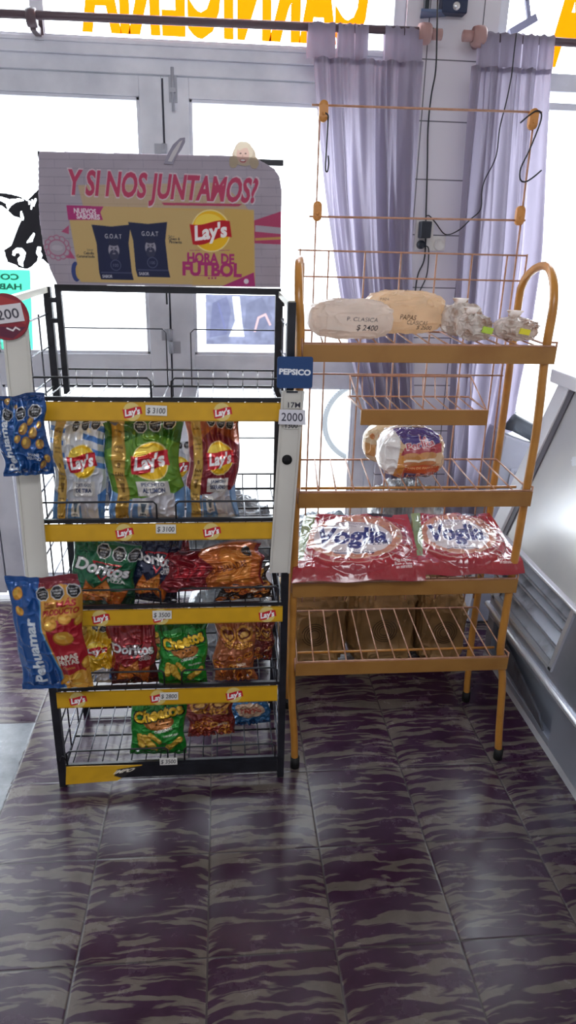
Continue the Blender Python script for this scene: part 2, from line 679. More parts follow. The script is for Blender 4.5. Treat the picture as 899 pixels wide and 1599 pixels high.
def floor_material():
    M_ = bpy.data.materials.new('marbled_cement_tile')
    M_.use_nodes = True
    N = M_.node_tree.nodes
    L = M_.node_tree.links
    b = N['Principled BSDF']

    def mth(op, a, b_=None, c=None):
        n = N.new('ShaderNodeMath')
        n.operation = op
        for i, x in enumerate((a, b_, c)):
            if x is None: continue
            if isinstance(x, (int, float)): n.inputs[i].default_value = x
            else: L.new(x, n.inputs[i])
        return n.outputs[0]
    g = N.new('ShaderNodeNewGeometry')
    s = N.new('ShaderNodeSeparateXYZ')
    L.new(g.outputs['Position'], s.inputs[0])
    T = 0.3
    tx = mth('DIVIDE', mth('ADD', s.outputs['X'], 0.157 * T + 30 * T), T)
    ty = mth('DIVIDE', mth('ADD', s.outputs['Y'], -6.885 * T + 30 * T), T)
    ix, iy = mth('FLOOR', tx), mth('FLOOR', ty)
    fx, fy = mth('FRACT', tx), mth('FRACT', ty)
    ex = mth('MINIMUM', fx, mth('SUBTRACT', 1.0, fx))
    ey = mth('MINIMUM', fy, mth('SUBTRACT', 1.0, fy))
    e = mth('MINIMUM', ex, ey)
    cid = N.new('ShaderNodeCombineXYZ')
    L.new(ix, cid.inputs[0]); L.new(iy, cid.inputs[1])
    wn = N.new('ShaderNodeTexWhiteNoise')
    wn.noise_dimensions = '2D'
    L.new(cid.outputs[0], wn.inputs['Vector'])
    sep = N.new('ShaderNodeSeparateColor')
    L.new(wn.outputs['Color'], sep.inputs[0])
    # per-tile streak coordinates, pinched at the tile's sides so the streaks curl there
    warp = N.new('ShaderNodeTexNoise')
    warp.inputs['Scale'].default_value = 9
    warp.inputs['Detail'].default_value = 2
    cw = N.new('ShaderNodeCombineXYZ')
    L.new(fx, cw.inputs[0]); L.new(fy, cw.inputs[1])
    L.new(mth('MULTIPLY', sep.outputs[0], 40), cw.inputs[2])
    cw2 = N.new('ShaderNodeVectorMath'); cw2.operation = 'SCALE'; cw2.inputs['Scale'].default_value = 0.5
    L.new(cw.outputs[0], cw2.inputs[0])
    L.new(cw2.outputs[0], warp.inputs['Vector'])
    wf = mth('SUBTRACT', warp.outputs['Fac'], 0.5)
    cu = mth('MULTIPLY', mth('ADD', fx, mth('MULTIPLY', wf, 0.16)), 1.9)
    edge_curl = mth('MULTIPLY', mth('POWER', mth('SUBTRACT', 1.0, mth('MULTIPLY', ex, 2.0)), 6.0), 0.05)
    cv = mth('MULTIPLY', mth('ADD', mth('ADD', fy, mth('MULTIPLY', wf, 0.07)), edge_curl), 14.5)
    cc = N.new('ShaderNodeCombineXYZ')
    L.new(mth('ADD', cu, mth('MULTIPLY', sep.outputs[1], 50)), cc.inputs[0])
    L.new(mth('ADD', cv, mth('MULTIPLY', sep.outputs[2], 50)), cc.inputs[1])
    st = N.new('ShaderNodeTexNoise')
    st.inputs['Scale'].default_value = 1.0
    st.inputs['Detail'].default_value = 3.0
    st.inputs['Roughness'].default_value = 0.45
    st.inputs['Distortion'].default_value = 0.8
    L.new(cc.outputs[0], st.inputs['Vector'])
    band = mth('ADD', st.outputs['Fac'], mth('ADD', mth('MULTIPLY', mth('SUBTRACT', sep.outputs[0], .5), 0.05), mth('MULTIPLY', mth('POWER', mth('SUBTRACT', 1.0, mth('MULTIPLY', ex, 2.0)), 6.0), 0.06)))
    r = N.new('ShaderNodeValToRGB')
    r.color_ramp.elements[0].position = 0.52
    r.color_ramp.elements[0].color = (*lin('#371f35'), 1)
    r.color_ramp.elements[1].position = 0.565
    r.color_ramp.elements[1].color = (*lin('#645d56'), 1)
    L.new(band, r.inputs[0])
    # wear and dirt
    dn = N.new('ShaderNodeTexNoise')
    dn.inputs['Scale'].default_value = 7
    dn.inputs['Detail'].default_value = 8
    dn.inputs['Roughness'].default_value = .7
    L.new(g.outputs['Position'], dn.inputs['Vector'])
    dm = N.new('ShaderNodeMix'); dm.data_type = 'RGBA'; dm.blend_type = 'MULTIPLY'
    dr = N.new('ShaderNodeValToRGB')
    dr.color_ramp.elements[0].position = .3; dr.color_ramp.elements[0].color = (.6, .57, .58, 1)
    dr.color_ramp.elements[1].position = .7; dr.color_ramp.elements[1].color = (1.1, 1.05, 1.1, 1)
    L.new(dn.outputs['Fac'], dr.inputs[0])
    dm.inputs['Factor'].default_value = 1
    L.new(r.outputs[0], dm.inputs['A']); L.new(dr.outputs[0], dm.inputs['B'])
    gm = N.new('ShaderNodeMix'); gm.data_type = 'RGBA'
    gf = mth('LESS_THAN', e, 0.0075)
    L.new(gf, gm.inputs['Factor'])
    L.new(dm.outputs['Result'], gm.inputs['A'])
    gm.inputs['B'].default_value = (*lin('#3d3638'), 1)
    # bare cement patch along the left wall side
    px = mth('LESS_THAN', s.outputs['X'], mth('ADD', -0.648, mth('MULTIPLY', wf, 0.03)))
    py = mth('LESS_THAN', s.outputs['Y'], 2.06)
    pf = mth('MULTIPLY', px, py)
    pm = N.new('ShaderNodeMix'); pm.data_type = 'RGBA'
    L.new(pf, pm.inputs['Factor'])
    L.new(gm.outputs['Result'], pm.inputs['A'])
    cr = N.new('ShaderNodeValToRGB')
    cr.color_ramp.elements[0].position = .35; cr.color_ramp.elements[0].color = (*lin('#6f7378'), 1)
    cr.color_ramp.elements[1].position = .65; cr.color_ramp.elements[1].color = (*lin('#8f9296'), 1)
    L.new(dn.outputs['Fac'], cr.inputs[0])
    L.new(cr.outputs[0], pm.inputs['B'])
    L.new(pm.outputs['Result'], b.inputs['Base Color'])
    rr = N.new('ShaderNodeMapRange')
    L.new(dn.outputs['Fac'], rr.inputs['Value'])
    rr.inputs['From Min'].default_value = .3; rr.inputs['From Max'].default_value = .7
    rr.inputs['To Min'].default_value = .15; rr.inputs['To Max'].default_value = .33
    L.new(rr.outputs[0], b.inputs['Roughness'])
    b.inputs['Specular IOR Level'].default_value = .34
    bp = N.new('ShaderNodeBump')
    bp.inputs['Strength'].default_value = .2
    bp.inputs['Distance'].default_value = .002
    hh = mth('ADD', mth('MULTIPLY', mth('MINIMUM', mth('MULTIPLY', e, 60.0), 1.0), 1.0), mth('MULTIPLY', dn.outputs['Fac'], .8))
    L.new(hh, bp.inputs['Height'])
    L.new(bp.outputs[0], b.inputs['Normal'])
    return M_


def wall_tile_material():
    M_ = bpy.data.materials.new('white_glazed_wall_tile')
    M_.use_nodes = True
    N = M_.node_tree.nodes; L = M_.node_tree.links
    b = N['Principled BSDF']
    g = N.new('ShaderNodeNewGeometry')
    mpn = N.new('ShaderNodeMapping')
    mpn.inputs['Rotation'].default_value = (PI / 2, 0, 0)
    mpn.inputs['Location'].default_value = (-0.757, 0, 0.02)
    L.new(g.outputs['Position'], mpn.inputs['Vector'])
    br = N.new('ShaderNodeTexBrick')
    br.offset = 0
    br.inputs['Scale'].default_value = 1
    br.inputs['Brick Width'].default_value = .2
    br.inputs['Row Height'].default_value = .2
    br.inputs['Mortar Size'].default_value = .0022
    br.inputs['Color1'].default_value = (*lin('#e6e3ea'), 1)
    br.inputs['Color2'].default_value = (*lin('#dedbe4'), 1)
    br.inputs['Mortar'].default_value = (*lin('#6f6d75'), 1)
    L.new(mpn.outputs[0], br.inputs['Vector'])
    L.new(br.outputs['Color'], b.inputs['Base Color'])
    b.inputs['Roughness'].default_value = .22
    return M_


# ------------------------------------------------------------------ setting
FLOORM = floor_material()
struct('floor', MB().box((-3.2, -2.5, -0.05), (3.2, 3.02, 0)), FLOORM)
PAVE = mat('pale_pavement', '#b9b8b4', rough=.8, noise=(3, '#cfcdc8', .4, .6))
struct('ground', MB().box((-12, 3.02, -0.2), (14, 22, -0.08)), PAVE)
PLASTER = mat('cream_plaster', '#cfcbc4', rough=.85, noise=(2, '#c2bdb5', .4, .7))
struct('ceiling', MB().box((-3.2, -2.5, 3.0), (3.2, 3.1, 3.1)), PLASTER)
struct('wall_left', MB().box((-3.3, -2.5, 0), (-3.2, 3.1, 3.0)), PLASTER)
struct('wall_right', MB().box((3.2, -2.5, 0), (3.3, 3.1, 3.0)), PLASTER)
YW = 2.98
# wall_front: what surrounds the glazing
b = MB()
b.box((-3.2, YW, 0), (-2.3, YW + .12, 3.0))
b.box((-2.3, YW, 2.85), (3.2, YW + .12, 3.0))
b.box((2.9, YW, 0), (3.2, YW + .12, 2.85))
b.box((1.05, YW, 0), (2.9, YW + .12, .62))
struct('wall_front', b, PLASTER)
WT = wall_tile_material()
struct('wall_pillar', MB().box((.674, YW - .03, 0), (1.016, YW + .14, 2.85)), WT)

# transom frame over the doors
b = MB()
b.box((-2.3, YW - .01, 2.115), (.674, YW + .07, 2.195))
b.box((-2.3, YW - .025, 2.165), (.674, YW + .07, 2.222))
b.box((-2.3, YW - .032, 2.200), (.674, YW + .02, 2.214))
b.box((-.655, YW - .012, 2.222), (-.607, YW + .05, 2.85))
b.box((-2.3, YW, 2.80), (.674, YW + .06, 2.85))
b.box((.632, YW - .005, 0), (.674, YW + .08, 2.85))
b.box((-2.3, YW - .005, 0), (-2.25, YW + .08, 2.85))
struct('trim_1', b, WALLP, bevel=.003)
w1 = struct('window_1', MB().box((-2.25, YW + .03, 2.222), (.632, YW + .034, 2.80)), GLASS)


def door_leaf(n, x0, x1, stile=.085, lstile=None, hinge_side=0):
    st0, st1 = x0 + (lstile or stile), x1 - stile
    b = MB()
    y0, y1 = YW, YW + .045
    b.box((x0, y0, .03), (st0, y1, 2.112))
    b.box((st1, y0, .03), (x1, y1, 2.112))
    b.box((st0, y0, 2.045), (st1, y1, 2.112))
    b.box((st0, y0, .985), (st1, y1, 1.115))
    b.box((st0, y0, .03), (st1, y1, .115))
    # glazing beads
    for z0, z1 in ((.115, .985), (1.115, 2.045)):
        b.box((st0, y0 + .006, z0), (st0 + .012, y1 - .006, z1))
        b.box((st1 - .012, y0 + .006, z0), (st1, y1 - .006, z1))
        b.box((st0, y0 + .006, z0), (st1, y1 - .006, z0 + .012))
        b.box((st0, y0 + .006, z1 - .012), (st1, y1 - .006, z1))
    d = struct('door_%d' % n, b, WALLP, bevel=.002)
    struct('glass_pane', MB().box((st0, y0 + .02, 1.115), (st1, y0 + .024, 2.045)), GLASS, d)
    struct('glass_pane', MB().box((st0, y0 + .02, .115), (st1, y0 + .024, .985)), GLASS, d)
    return d


d1 = door_leaf(1, -.985, -.212, stile=.082)
d2 = door_leaf(2, -.205, .628, stile=.062, lstile=.092)
d3 = door_leaf(3, -1.86, -.992, stile=.075)
struct('trim_3', MB().box((-.214, YW + .03, .03), (-.203, YW + .05, 2.112)).box((-.994, YW + .03, .03), (-.983, YW + .05, 2.112)), mat('door_rebate_paint', '#6a6d7c', rough=.6))
# hinges and bolt
HM = mat('painted_hinge', '#a9abb6', rough=.4)
for z in (1.845, 1.17, .5):
    for k in (0, 1):
        b = MB().tube([(-.208, YW - .008, z - .05 + k * .052), (-.208, YW - .008, z - .002 + k * .05)], .009, 10)
        b.box((-.245 if k else -.208, YW - .003, z - .05 + k * .052), (-.208 if k else -.17, YW + .001, z - .002 + k * .05))
        emit('hinge', b, HM, d1)
b = MB().box((-.185, YW - .006, 2.03), (-.155, YW, 2.13)).tube([(-.17, YW - .012, 2.0), (-.17, YW - .012, 2.14)], .006, 8).box((-.18, YW - .02, 2.06), (-.16, YW - .006, 2.075))
emit('door_bolt', b, HM, d2)

# right window
b = MB()
b.box((1.016, YW - .01, 0.62), (1.055, YW + .07, 2.85))
b.box((1.055, YW - .01, 2.12), (2.9, YW + .05, 2.18))
b.box((1.055, YW, 2.06), (2.9, YW + .04, 2.085))
b.box((1.055, YW - .01, .62), (2.9, YW + .07, .68))
struct('window_2', b, WALLP, bevel=.002)
struct('window_pane', MB().box((1.055, YW + .02, .68), (2.9, YW + .024, 2.85)), GLASS, bpy.data.objects['window_2'])

# outside frame bar of the awning seen through the right transom
b = MB().bar(at(795, 52, 3.5), at(836, 28, 3.5), .03).bar(at(822, 0, 3.5), at(826, 34, 3.5), .016).bar(at(818, -90, 3.5), at(822, 2, 3.5), .016)
emit('awning_bracket', b, mat('dark_iron', '#4a4860', rough=.6), loc=at(795, 52, 3.5),
     label='dark iron bracket outside behind the top of the right window', cat='bracket')


# vinyl lettering on the transom glass, read from the street
def letters(word, xl, xr, z0, hgt, y, bold=.055):
    V, T = text_tris(word, bold, 1.08)
    x0, x1 = V[:, 0].min(), V[:, 0].max()
    X = xr - (V[:, 0] - x0) / (x1 - x0) * (xr - xl)      # mirrored: seen from inside
    y0_ = min(V[:, 1].min(), 0)
    Z = z0 + (V[:, 1] - y0_) / (V[:, 1].max() - y0_) * hgt
    b = MB()
    vs = [(X[i], y, Z[i]) for i in range(len(X))]
    b.add(vs, [tuple(int(i) for i in t) for t in T])
    return b


b = letters('CARNICERIA', at(127, 40, 3.0)[0], at(574, 40, 3.0)[0], 2.240, .33, YW + .028)
emit('window_lettering', b, VINYLY, loc=(0, YW + .028, 2.24), label='orange word lettering on the transom glass above the doors, mirrored from inside', cat='lettering')
b = letters('A', at(858, 40, 3.0)[0], at(925, 40, 3.0)[0], 2.205, .36, YW + .018, .05)
emit('window_lettering', b, VINYLY, loc=(1.2, YW + .018, 2.2), label='single orange letter A on the right window', cat='lettering')

# cow decal (cut-outs are real holes)
cx0, cz0 = at(-60, 440, YW)[0], at(-60, 440, YW)[2]
cx1, cz1 = at(125, 440, YW)[0], at(0, 285, YW)[2]
A = Art(220, int(220 * (cz1 - cz0) / (cx1 - cx0)), '#ffffff')


def cowp(pts):
    out = []
    for x, y in pts:
        p = at(x, y, YW)
        out.append(((p[0] - cx0) / (cx1 - cx0), (p[2] - cz0) / (cx1 - cx0)))
    return out


A.poly(cowp([(-40, 316), (-25, 305), (0, 301), (15, 303), (30, 307), (40, 313), (52, 301), (60, 293), (90, 288), (125, 292), (125, 420), (95, 425), (72, 412), (64, 405), (56, 409), (48, 417), (40, 421), (27, 418), (22, 414), (10, 410), (6, 400), (4, 390), (15, 383), (20, 370), (27, 352), (32, 342), (18, 338), (8, 328), (0, 322), (-25, 326)]), '#000000')
for w in ([(0, 308), (12, 312), (28, 311), (36, 313), (22, 316), (14, 322), (10, 328), (8, 318), (0, 314), (-20, 313)],
          [(31, 329), (35, 340), (34, 345), (30, 337)],
          [(43, 314), (45, 315), (43, 321)], [(48, 312), (50, 313), (47, 327), (46, 326)], [(53, 310), (55, 311), (50, 324), (50, 321)],
          [(51, 364), (52, 366), (48, 377), (40, 379), (45, 372)],
          [(18, 393), (24, 388), (32, 388), (38, 395), (36, 404), (33, 410), (34, 416), (28, 413), (26, 405), (31, 399), (28, 394), (22, 395), (21, 399), (18, 398)],
          [(57, 386), (62, 386), (61, 394), (64, 398), (60, 408), (57, 409), (58, 400), (55, 395)]):
    A.poly(cowp(w), '#ffffff')
g = A.grid()
emitmask = g[:, :, 0] < .5
panel('cow_decal', A, quadfn((cx0, YW + .018, cz0), (cx1, YW + .018, cz0), (cx0, YW + .018, cz1), (cx1, YW + .018, cz1)), BLKVINYL, keep=emitmask,
      loc=(cx0, YW + .018, cz0), label='black cow head silhouette stuck on the left door glass', cat='decal')

# green notice below the cow
A = Art(110, 190, '#43a586')
A.text('COMERCIO', .45, 1.58, .12, '#12382e', bold=.04, width=.8, mirror=True)
A.text('HABILITADO', .45, 1.38, .12, '#12382e', bold=.04, width=.86, mirror=True)
rg = random.Random(3)
for k in range(60):
    A.ell(.6 + rg.gauss(0, .12), 1.15 + rg.gauss(0, .05), .016, .016, '#3a5a54')
A.text('AUTORIDAD', .5, .8, .07, '#4c9a88', width=.6, mirror=True)
A.rect(.1, .2, .9, .24, '#62c4aa')
A.rect(.1, .35, .9, .39, '#62c4aa')
p0, p1 = at(-62, 548, YW), at(43, 422, YW)
p1r = at(50, 548, YW)
panel('green_notice', A, quadfn((p0[0], YW + .016, p0[2]), (p1r[0], YW + .016, p0[2]), (p0[0], YW + .016, p1[2]), (p1[0] + .006, YW + .016, p1[2])), mat('green_paper', attr=True, rough=.8, transl=.6),
      loc=(p0[0], YW + .016, p0[2]), label='turquoise green notice taped on the left door glass under the cow', cat='notice')

# grey photo poster on the right door's glass
A = Art(110, 80, '#6a6c80')
A.mottle(.25, (5, 7), 11).mottle(.15, (16, 22), 5)
A.poly([(.38, .7), (.48, .7), (.52, .3), (.55, .12), (.33, .12), (.42, .35)], '#e8eaf2')
A.poly([(.05, .1), (.3, .15), (.36, .5), (.3, .7), (.1, .6)], '#52546e', .6)
A.poly([(.55, .25), (.8, .2), (.95, .4), (.8, .7), (.58, .6)], '#585a6c', .6)
A.line([(.7, .2), (.75, .4), (.85, .45), (.92, .3)], .03, '#b09090')
A.line([(.28, .2), (.22, .45), (.18, .6)], .02, '#5c5e80')
a_, b_ = at(322, 538, YW), at(431, 462, YW)
panel('photo_poster', A, quadfn((a_[0], YW + .014, a_[2]), (b_[0], YW + .014, a_[2]), (a_[0], YW + .014, b_[2]), (b_[0], YW + .014, b_[2])), mat('poster_paper', attr=True, rough=.8, transl=.55),
      loc=(a_[0], YW + .014, a_[2]), label='pale grey photo poster on the right door glass behind the black rack', cat='poster')

# ------------------------------------------------------------------ bicycle outside
YK = 5.4
bc = at(505, 702, YK)
fx = bc[0] + .31
bk = empty('bicycle', (fx, YK, -.08), 'grey bicycle parked outside, front wheel seen past the door', 'bicycle')
R_ = .31
TYRE = mat('grey_tyre', '#8a8f94', rough=.8)  # even pale grey over the whole tyre
FR = mat('grey_bike_paint', '#7d8288', rough=.4)


def wheel(cx, cz, name):
    b = MB()
    ring = [(cx + R_ * math.cos(t), YK, cz + R_ * math.sin(t)) for t in np.linspace(0, 2 * PI, 48, endpoint=False)]
    b.tube(ring, .022, 8, closed=True)
    for k in range(96):      # tread knobs
        t = 2 * PI * k / 96
        c, s_ = math.cos(t), math.sin(t)
        b.box((cx + (R_ + .018) * c - .004, YK - .015, cz + (R_ + .018) * s_ - .004), (cx + (R_ + .018) * c + .004, YK + .015, cz + (R_ + .018) * s_ + .004))
    w = emit('wheel', b, TYRE, bk)
    b = MB()
    for k in range(18):
        t = 2 * PI * k / 18
        b.wire((cx, YK + (.02 if k % 2 else -.02), cz), (cx + (R_ - .02) * math.cos(t), YK, cz + (R_ - .02) * math.sin(t)), .0015)
    b.tube([(cx, YK - .05, cz), (cx, YK + .05, cz)], .016, 10)
    emit('spokes', b, CHROME, w)


zc = R_ - .08 + .02
wheel(fx, zc, 'front')
wheel(fx + .92, zc, 'rear')
b = MB()
b.tube([(fx, YK, zc), (fx + .12, YK, zc + .33), (fx + .22, YK, zc + .60)], .014)
b.tube([(fx + .15, YK, zc + .42), (fx + .5, YK, zc - .02), (fx + .68, YK, zc + .42), (fx + .17, YK, zc + .50)], .015)
b.tube([(fx + .5, YK, zc - .02), (fx + .92, YK, zc), (fx + .68, YK, zc + .42)], .01)
emit('frame', b, FR, bk)
b = MB().tube([(fx + .10, YK - .25, zc + .66), (fx + .22, YK - .15, zc + .62), (fx + .22, YK + .15, zc + .62), (fx + .10, YK + .25, zc + .66)], .012)
emit('handlebar', b, BLKPL, bk)
b = MB().hexa([(fx + .58, YK - .02, zc + .50), (fx + .58, YK + .02, zc + .50), (fx + .84, YK + .07, zc + .50), (fx + .84, YK - .07, zc + .50), (fx + .58, YK - .02, zc + .53), (fx + .58, YK + .02, zc + .53), (fx + .84, YK + .07, zc + .55), (fx + .84, YK - .07, zc + .55)])
b.tube([(fx + .68, YK, zc + .4), (fx + .7, YK, zc + .5)], .012)
emit('saddle', b, BLKPL, bk, bevel=.01)

# ------------------------------------------------------------------ curtain rods
YR = 2.87


def rod(xa, za, xb, zb, name_end, label):
    r = empty('curtain_rod', (xa, YR, za), label, 'curtain rod')
    emit('pole', MB().tube([(xa, YR, za), (xb, YR, zb)], .0135, 14), ROD, r)
    return r


pz = lambda x, y: at(x, y, YR)[2]
r1 = rod(-1.9, pz(60, 30) + .0, at(676, 50, YR)[0], pz(676, 50), 'r', 'dark brown curtain rod across the door transom, left of the pillar')
r2 = rod(at(728, 55, YR)[0], pz(728, 56), 2.4, pz(899, 70) - .005, 'l', 'dark brown curtain rod crossing the right window')
PINK = mat('aged_pink_bracket', '#a98482', rough=.45)
for r, x, z, sg in ((r1, at(668, 50, YR)[0], pz(668, 53), 1), (r2, at(744, 57, YR)[0], pz(744, 57), -1)):
    b = MB().lathe([(0, -.025), (.03, -.025), (.034, -.01), (.034, .012), (.028, .02), (0, .02)], (x - sg * .01, YR, z), 18, 'x')
    b.lathe([(0, 0), (.018, 0), (.018, .05), (0, .05)], (x, YR, z), 14, 'x') if sg > 0 else b.lathe([(0, -.05), (.018, -.05), (.018, 0), (0, 0)], (x, YR, z), 14, 'x')
    b.tube([(x - sg * .02, YR, z - .02), (x - sg * .02, YW - .03, z - .01)], .012, 8)
    emit('bracket', b, PINK, r)
x, z = at(50, 28, YR)[0], pz(50, 28)
b = MB().lathe([(0, -.015), (.028, -.015), (.03, 0), (.028, .015), (0, .015)], (x, YR - .005, z), 18, 'x').box((x - .010, YR, z - .035), (x + .010, YW - .0, z - .01)).box((x - .016, YW - .026, z - .045), (x + .016, YW - .012, z + .035))
emit('bracket', b, ROD, r1)


# ------------------------------------------------------------------ curtains
def curtain(name, label, left, right, zt, zb, tabs, rodz, seed, nf, gaps=()):
    """left/right: lists of (z, x)"""
    YC = YR - .03
    nu, nv = 260, 120
    lz = np.array(sorted(left)); rz = np.array(sorted(right))
    v = np.linspace(0, 1, nv)
    z = zt + (zb - zt) * v
    xl = np.interp(z, lz[:, 0], lz[:, 1])
    xr = np.interp(z, rz[:, 0], rz[:, 1])
    k = np.ones(9) / 9
    xl = np.convolve(np.pad(xl, 4, 'edge'), k, 'valid'); xr = np.convolve(np.pad(xr, 4, 'edge'), k, 'valid')
    rg = np.random.RandomState(seed)
    u = np.linspace(0, 1, nu)
    uw = u + .02 * np.sin(2 * PI * u * 2 + 1)
    X = xl[:, None] + (xr - xl)[:, None] * uw[None, :]
    ph = rg.rand(5) * 6
    wob = .06 * np.sin(v * 4 + ph[0])[:, None]
    amp = (.012 + .022 * np.clip(v * 3, 0, 1))[:, None]
    Y = YC + amp * np.sin(2 * PI * nf * (u[None, :] + wob) + ph[1]) + .5 * amp * np.sin(2 * PI * nf * 1.63 * (u[None, :] - wob * .7) + ph[2]) + .005 * np.sin(2 * PI * nf * 3.3 * u[None, :] + ph[3] + 2 * v[:, None])
    Y = np.minimum(Y, YW - .05)
    P = np.stack([X, Y, np.broadcast_to(z[:, None], X.shape)], -1)
    root = empty(name, (float(xl[0] + xr[0]) / 2, YC, zt), label, 'curtain')
    L = np.array(root.location)
    q = grid_mesh('', P[::-1] - L, np.ones(P.shape), None)
    o = quick_mesh('cloth', [(*q, 0)], CURT)
    o.parent = root
    # hem stitch band under the tabs
    Pb = P[:2].copy(); Pb[:, :, 1] -= .003
    q = grid_mesh('', Pb[::-1] - L, np.ones(Pb.shape), None)
    o = quick_mesh('header_band', [(*q, 0)], CURT)
    o.parent = root
    for (ta, tb) in tabs:
        b = MB()
        n = 10
        pts = [(0, -.018, zt - .002)] + [(0, -.019 * math.cos(t) , rodz + .019 * math.sin(t)) for t in np.linspace(0, PI, n)] + [(0, .018, zt + .002)]
        vs = []
        m_ = 9
        for (_, dy, zz) in pts:
            for j in range(m_):
                f = j / (m_ - 1)
                top = (zz - zt) / (rodz - zt)
                xx = ta + (tb - ta) * (f + .03 * math.sin(f * 9 + ta * 50) * top)
                vs.append((xx, YR + dy * (1 + .15 * math.sin(f * 14 + ta * 30)) - .012 * (1 - min(max(top, 0), 1)), zz + .003 * math.sin(f * 11 + tb * 40)))
        fs = [(i * m_ + j, i * m_ + j + 1, (i + 1) * m_ + j + 1, (i + 1) * m_ + j) for i in range(len(pts) - 1) for j in range(m_ - 1)]
        b.add(vs, fs, True)
        emit('tab', b, CURT, root)
    return root


xz = lambda x, y: (at(x, y, 2.84)[2], at(x, y, 2.84)[0])
zt = at(560, 92, 2.84)[2]
X_ = lambda px: at(px, 60, YR)[0]
curtain('curtain', 'lavender grey tab-top curtain left of the tiled pillar', [xz(486, 92), xz(494, 200), xz(502, 300), xz(520, 430), xz(543, 560), xz(575, 665), xz(598, 770), xz(610, 900), xz(618, 1000)],
        [xz(657, 92), xz(650, 250), xz(645, 400), xz(648, 600), xz(655, 790), xz(658, 1000)], zt, .25,
        [(X_(479), X_(523)), (X_(526), X_(552)), (X_(553), X_(573)), (X_(600), X_(628)), (X_(629), X_(658))], pz(560, 48), 4, 4.6)
curtain('curtain', 'lavender grey tab-top curtain right of the tiled pillar', [xz(735, 92), xz(722, 250), xz(710, 400), xz(700, 600), xz(692, 790), xz(690, 1000)],
        [xz(858, 95), xz(852, 200), xz(840, 400), xz(822, 520), xz(806, 600), xz(792, 700), xz(770, 800), xz(765, 1000)], zt - .004, .25,
        [(X_(748), X_(778)), (X_(780), X_(812)), (X_(814), X_(838)), (X_(839), X_(864))], pz(800, 62), 9, 4.2)

# ------------------------------------------------------------------ pillar fittings
YP = YW - .03
a_, b_ = at(653, 12, YP), at(729, 22, YP)
root = empty('junction_box', (at(695, 20, YP)[0], YP, at(695, 20, YP)[2]), 'dark blue electrical box at the top of the tiled pillar', 'electrical box')
x0, z0 = at(688, 20, YP - .04)[0], at(688, 20, YP - .04)[2]
x1 = at(728, 20, YP - .04)[0]
emit('housing', MB().box((x0, YP - .05, z0), (x1, YP, z0 + .16)), mat('blue_black_box', '#1d2a4a', rough=.5), root, bevel=.004)
x2 = at(655, 20, YP - .07)[0]
emit('shelf_bracket', MB().hexa([(x2, YP - .09, z0 - .012), (x0, YP - .05, z0 + .0), (x0 + .03, YP, z0 + .0), (x2 + .02, YP, z0 - .01), (x2, YP - .09, z0 - .004), (x0, YP - .05, z0 + .008), (x0 + .03, YP, z0 + .008), (x2 + .02, YP, z0 - .002)]), mat('steel_blue_plate', '#5b6a8c', rough=.5), root)
emit('lock', MB().lathe([(0, -.006), (.012, -.006), (.014, 0)], ((x0 + x1) / 2 + .005, YP - .05, z0 + .02), 14, 'y'), CHROME, root)
emit('plug', MB().box((x2 + .02, YP - .06, z0), (x2 + .035, YP - .03, z0 + .07)).box((x2 + .022, YP - .058, z0), (x2 + .033, YP - .032, z0 + .10)), BLKPL, root)

ox0, oz0 = at(645, 391, YP)[0], at(645, 391, YP)[2]
ox1, oz1 = at(697, 347, YP)[0], at(697, 347, YP)[2]
root = empty('wall_outlet', ((ox0 + ox1) / 2, YP, oz0), 'white double wall socket on the tiled pillar with two black plugs', 'socket')
emit('plate', MB().box((ox0, YP - .012, oz0), (ox0 + (ox1 - ox0) * .58, YP, oz1 + .012)).box((ox0 + (ox1 - ox0) * .58, YP - .010, oz0), (ox1, YP, oz0 + (oz1 - oz0) * .52)), WHITEPL, root, bevel=.002)
sx_ = ox0 + (ox1 - ox0) * .80
emit('socket_face', MB().lathe([(0, -.013), (.016, -.013), (.02, -.018), (.023, -.018), (.023, -.010)], (sx_, YP, oz0 + .024), 20, 'y'), WHITEPL, root)
px0 = at(652, 350, YP)[0]; px1 = at(668, 350, YP)[0]
emit('plug', MB().box((px0, YP - .06, at(660, 372, YP)[2]), (px1, YP - .012, at(660, 346, YP)[2])), BLKPL, root, bevel=.004, label='larger black plug')
emit('plug', MB().lathe([(0, -.045), (.012, -.045), (.016, -.03), (.017, -.012), (0, -.012)], (at(655, 382, YP)[0], YP, at(655, 382, YP)[2]), 14, 'y'), BLKPL, root)


def cable(pts, r, label, Y=None, name='cable'):
    P = [at(x, y, yy) for x, y, yy in pts]
    # Catmull-Rom
    Q = []
    for i in range(len(P) - 1):
        p0, p1, p2, p3 = P[max(i - 1, 0)], P[i], P[i + 1], P[min(i + 2, len(P) - 1)]
        for t in np.linspace(0, 1, 6, endpoint=False):
            Q.append(.5 * ((2 * p1) + (-p0 + p2) * t + (2 * p0 - 5 * p1 + 4 * p2 - p3) * t * t + (-p0 + 3 * p1 - 3 * p2 + p3) * t ** 3))
    Q.append(P[-1])
    return emit(name, MB().tube(Q, r, 6), CABLE, loc=tuple(P[-1]), label=label, cat='cable')


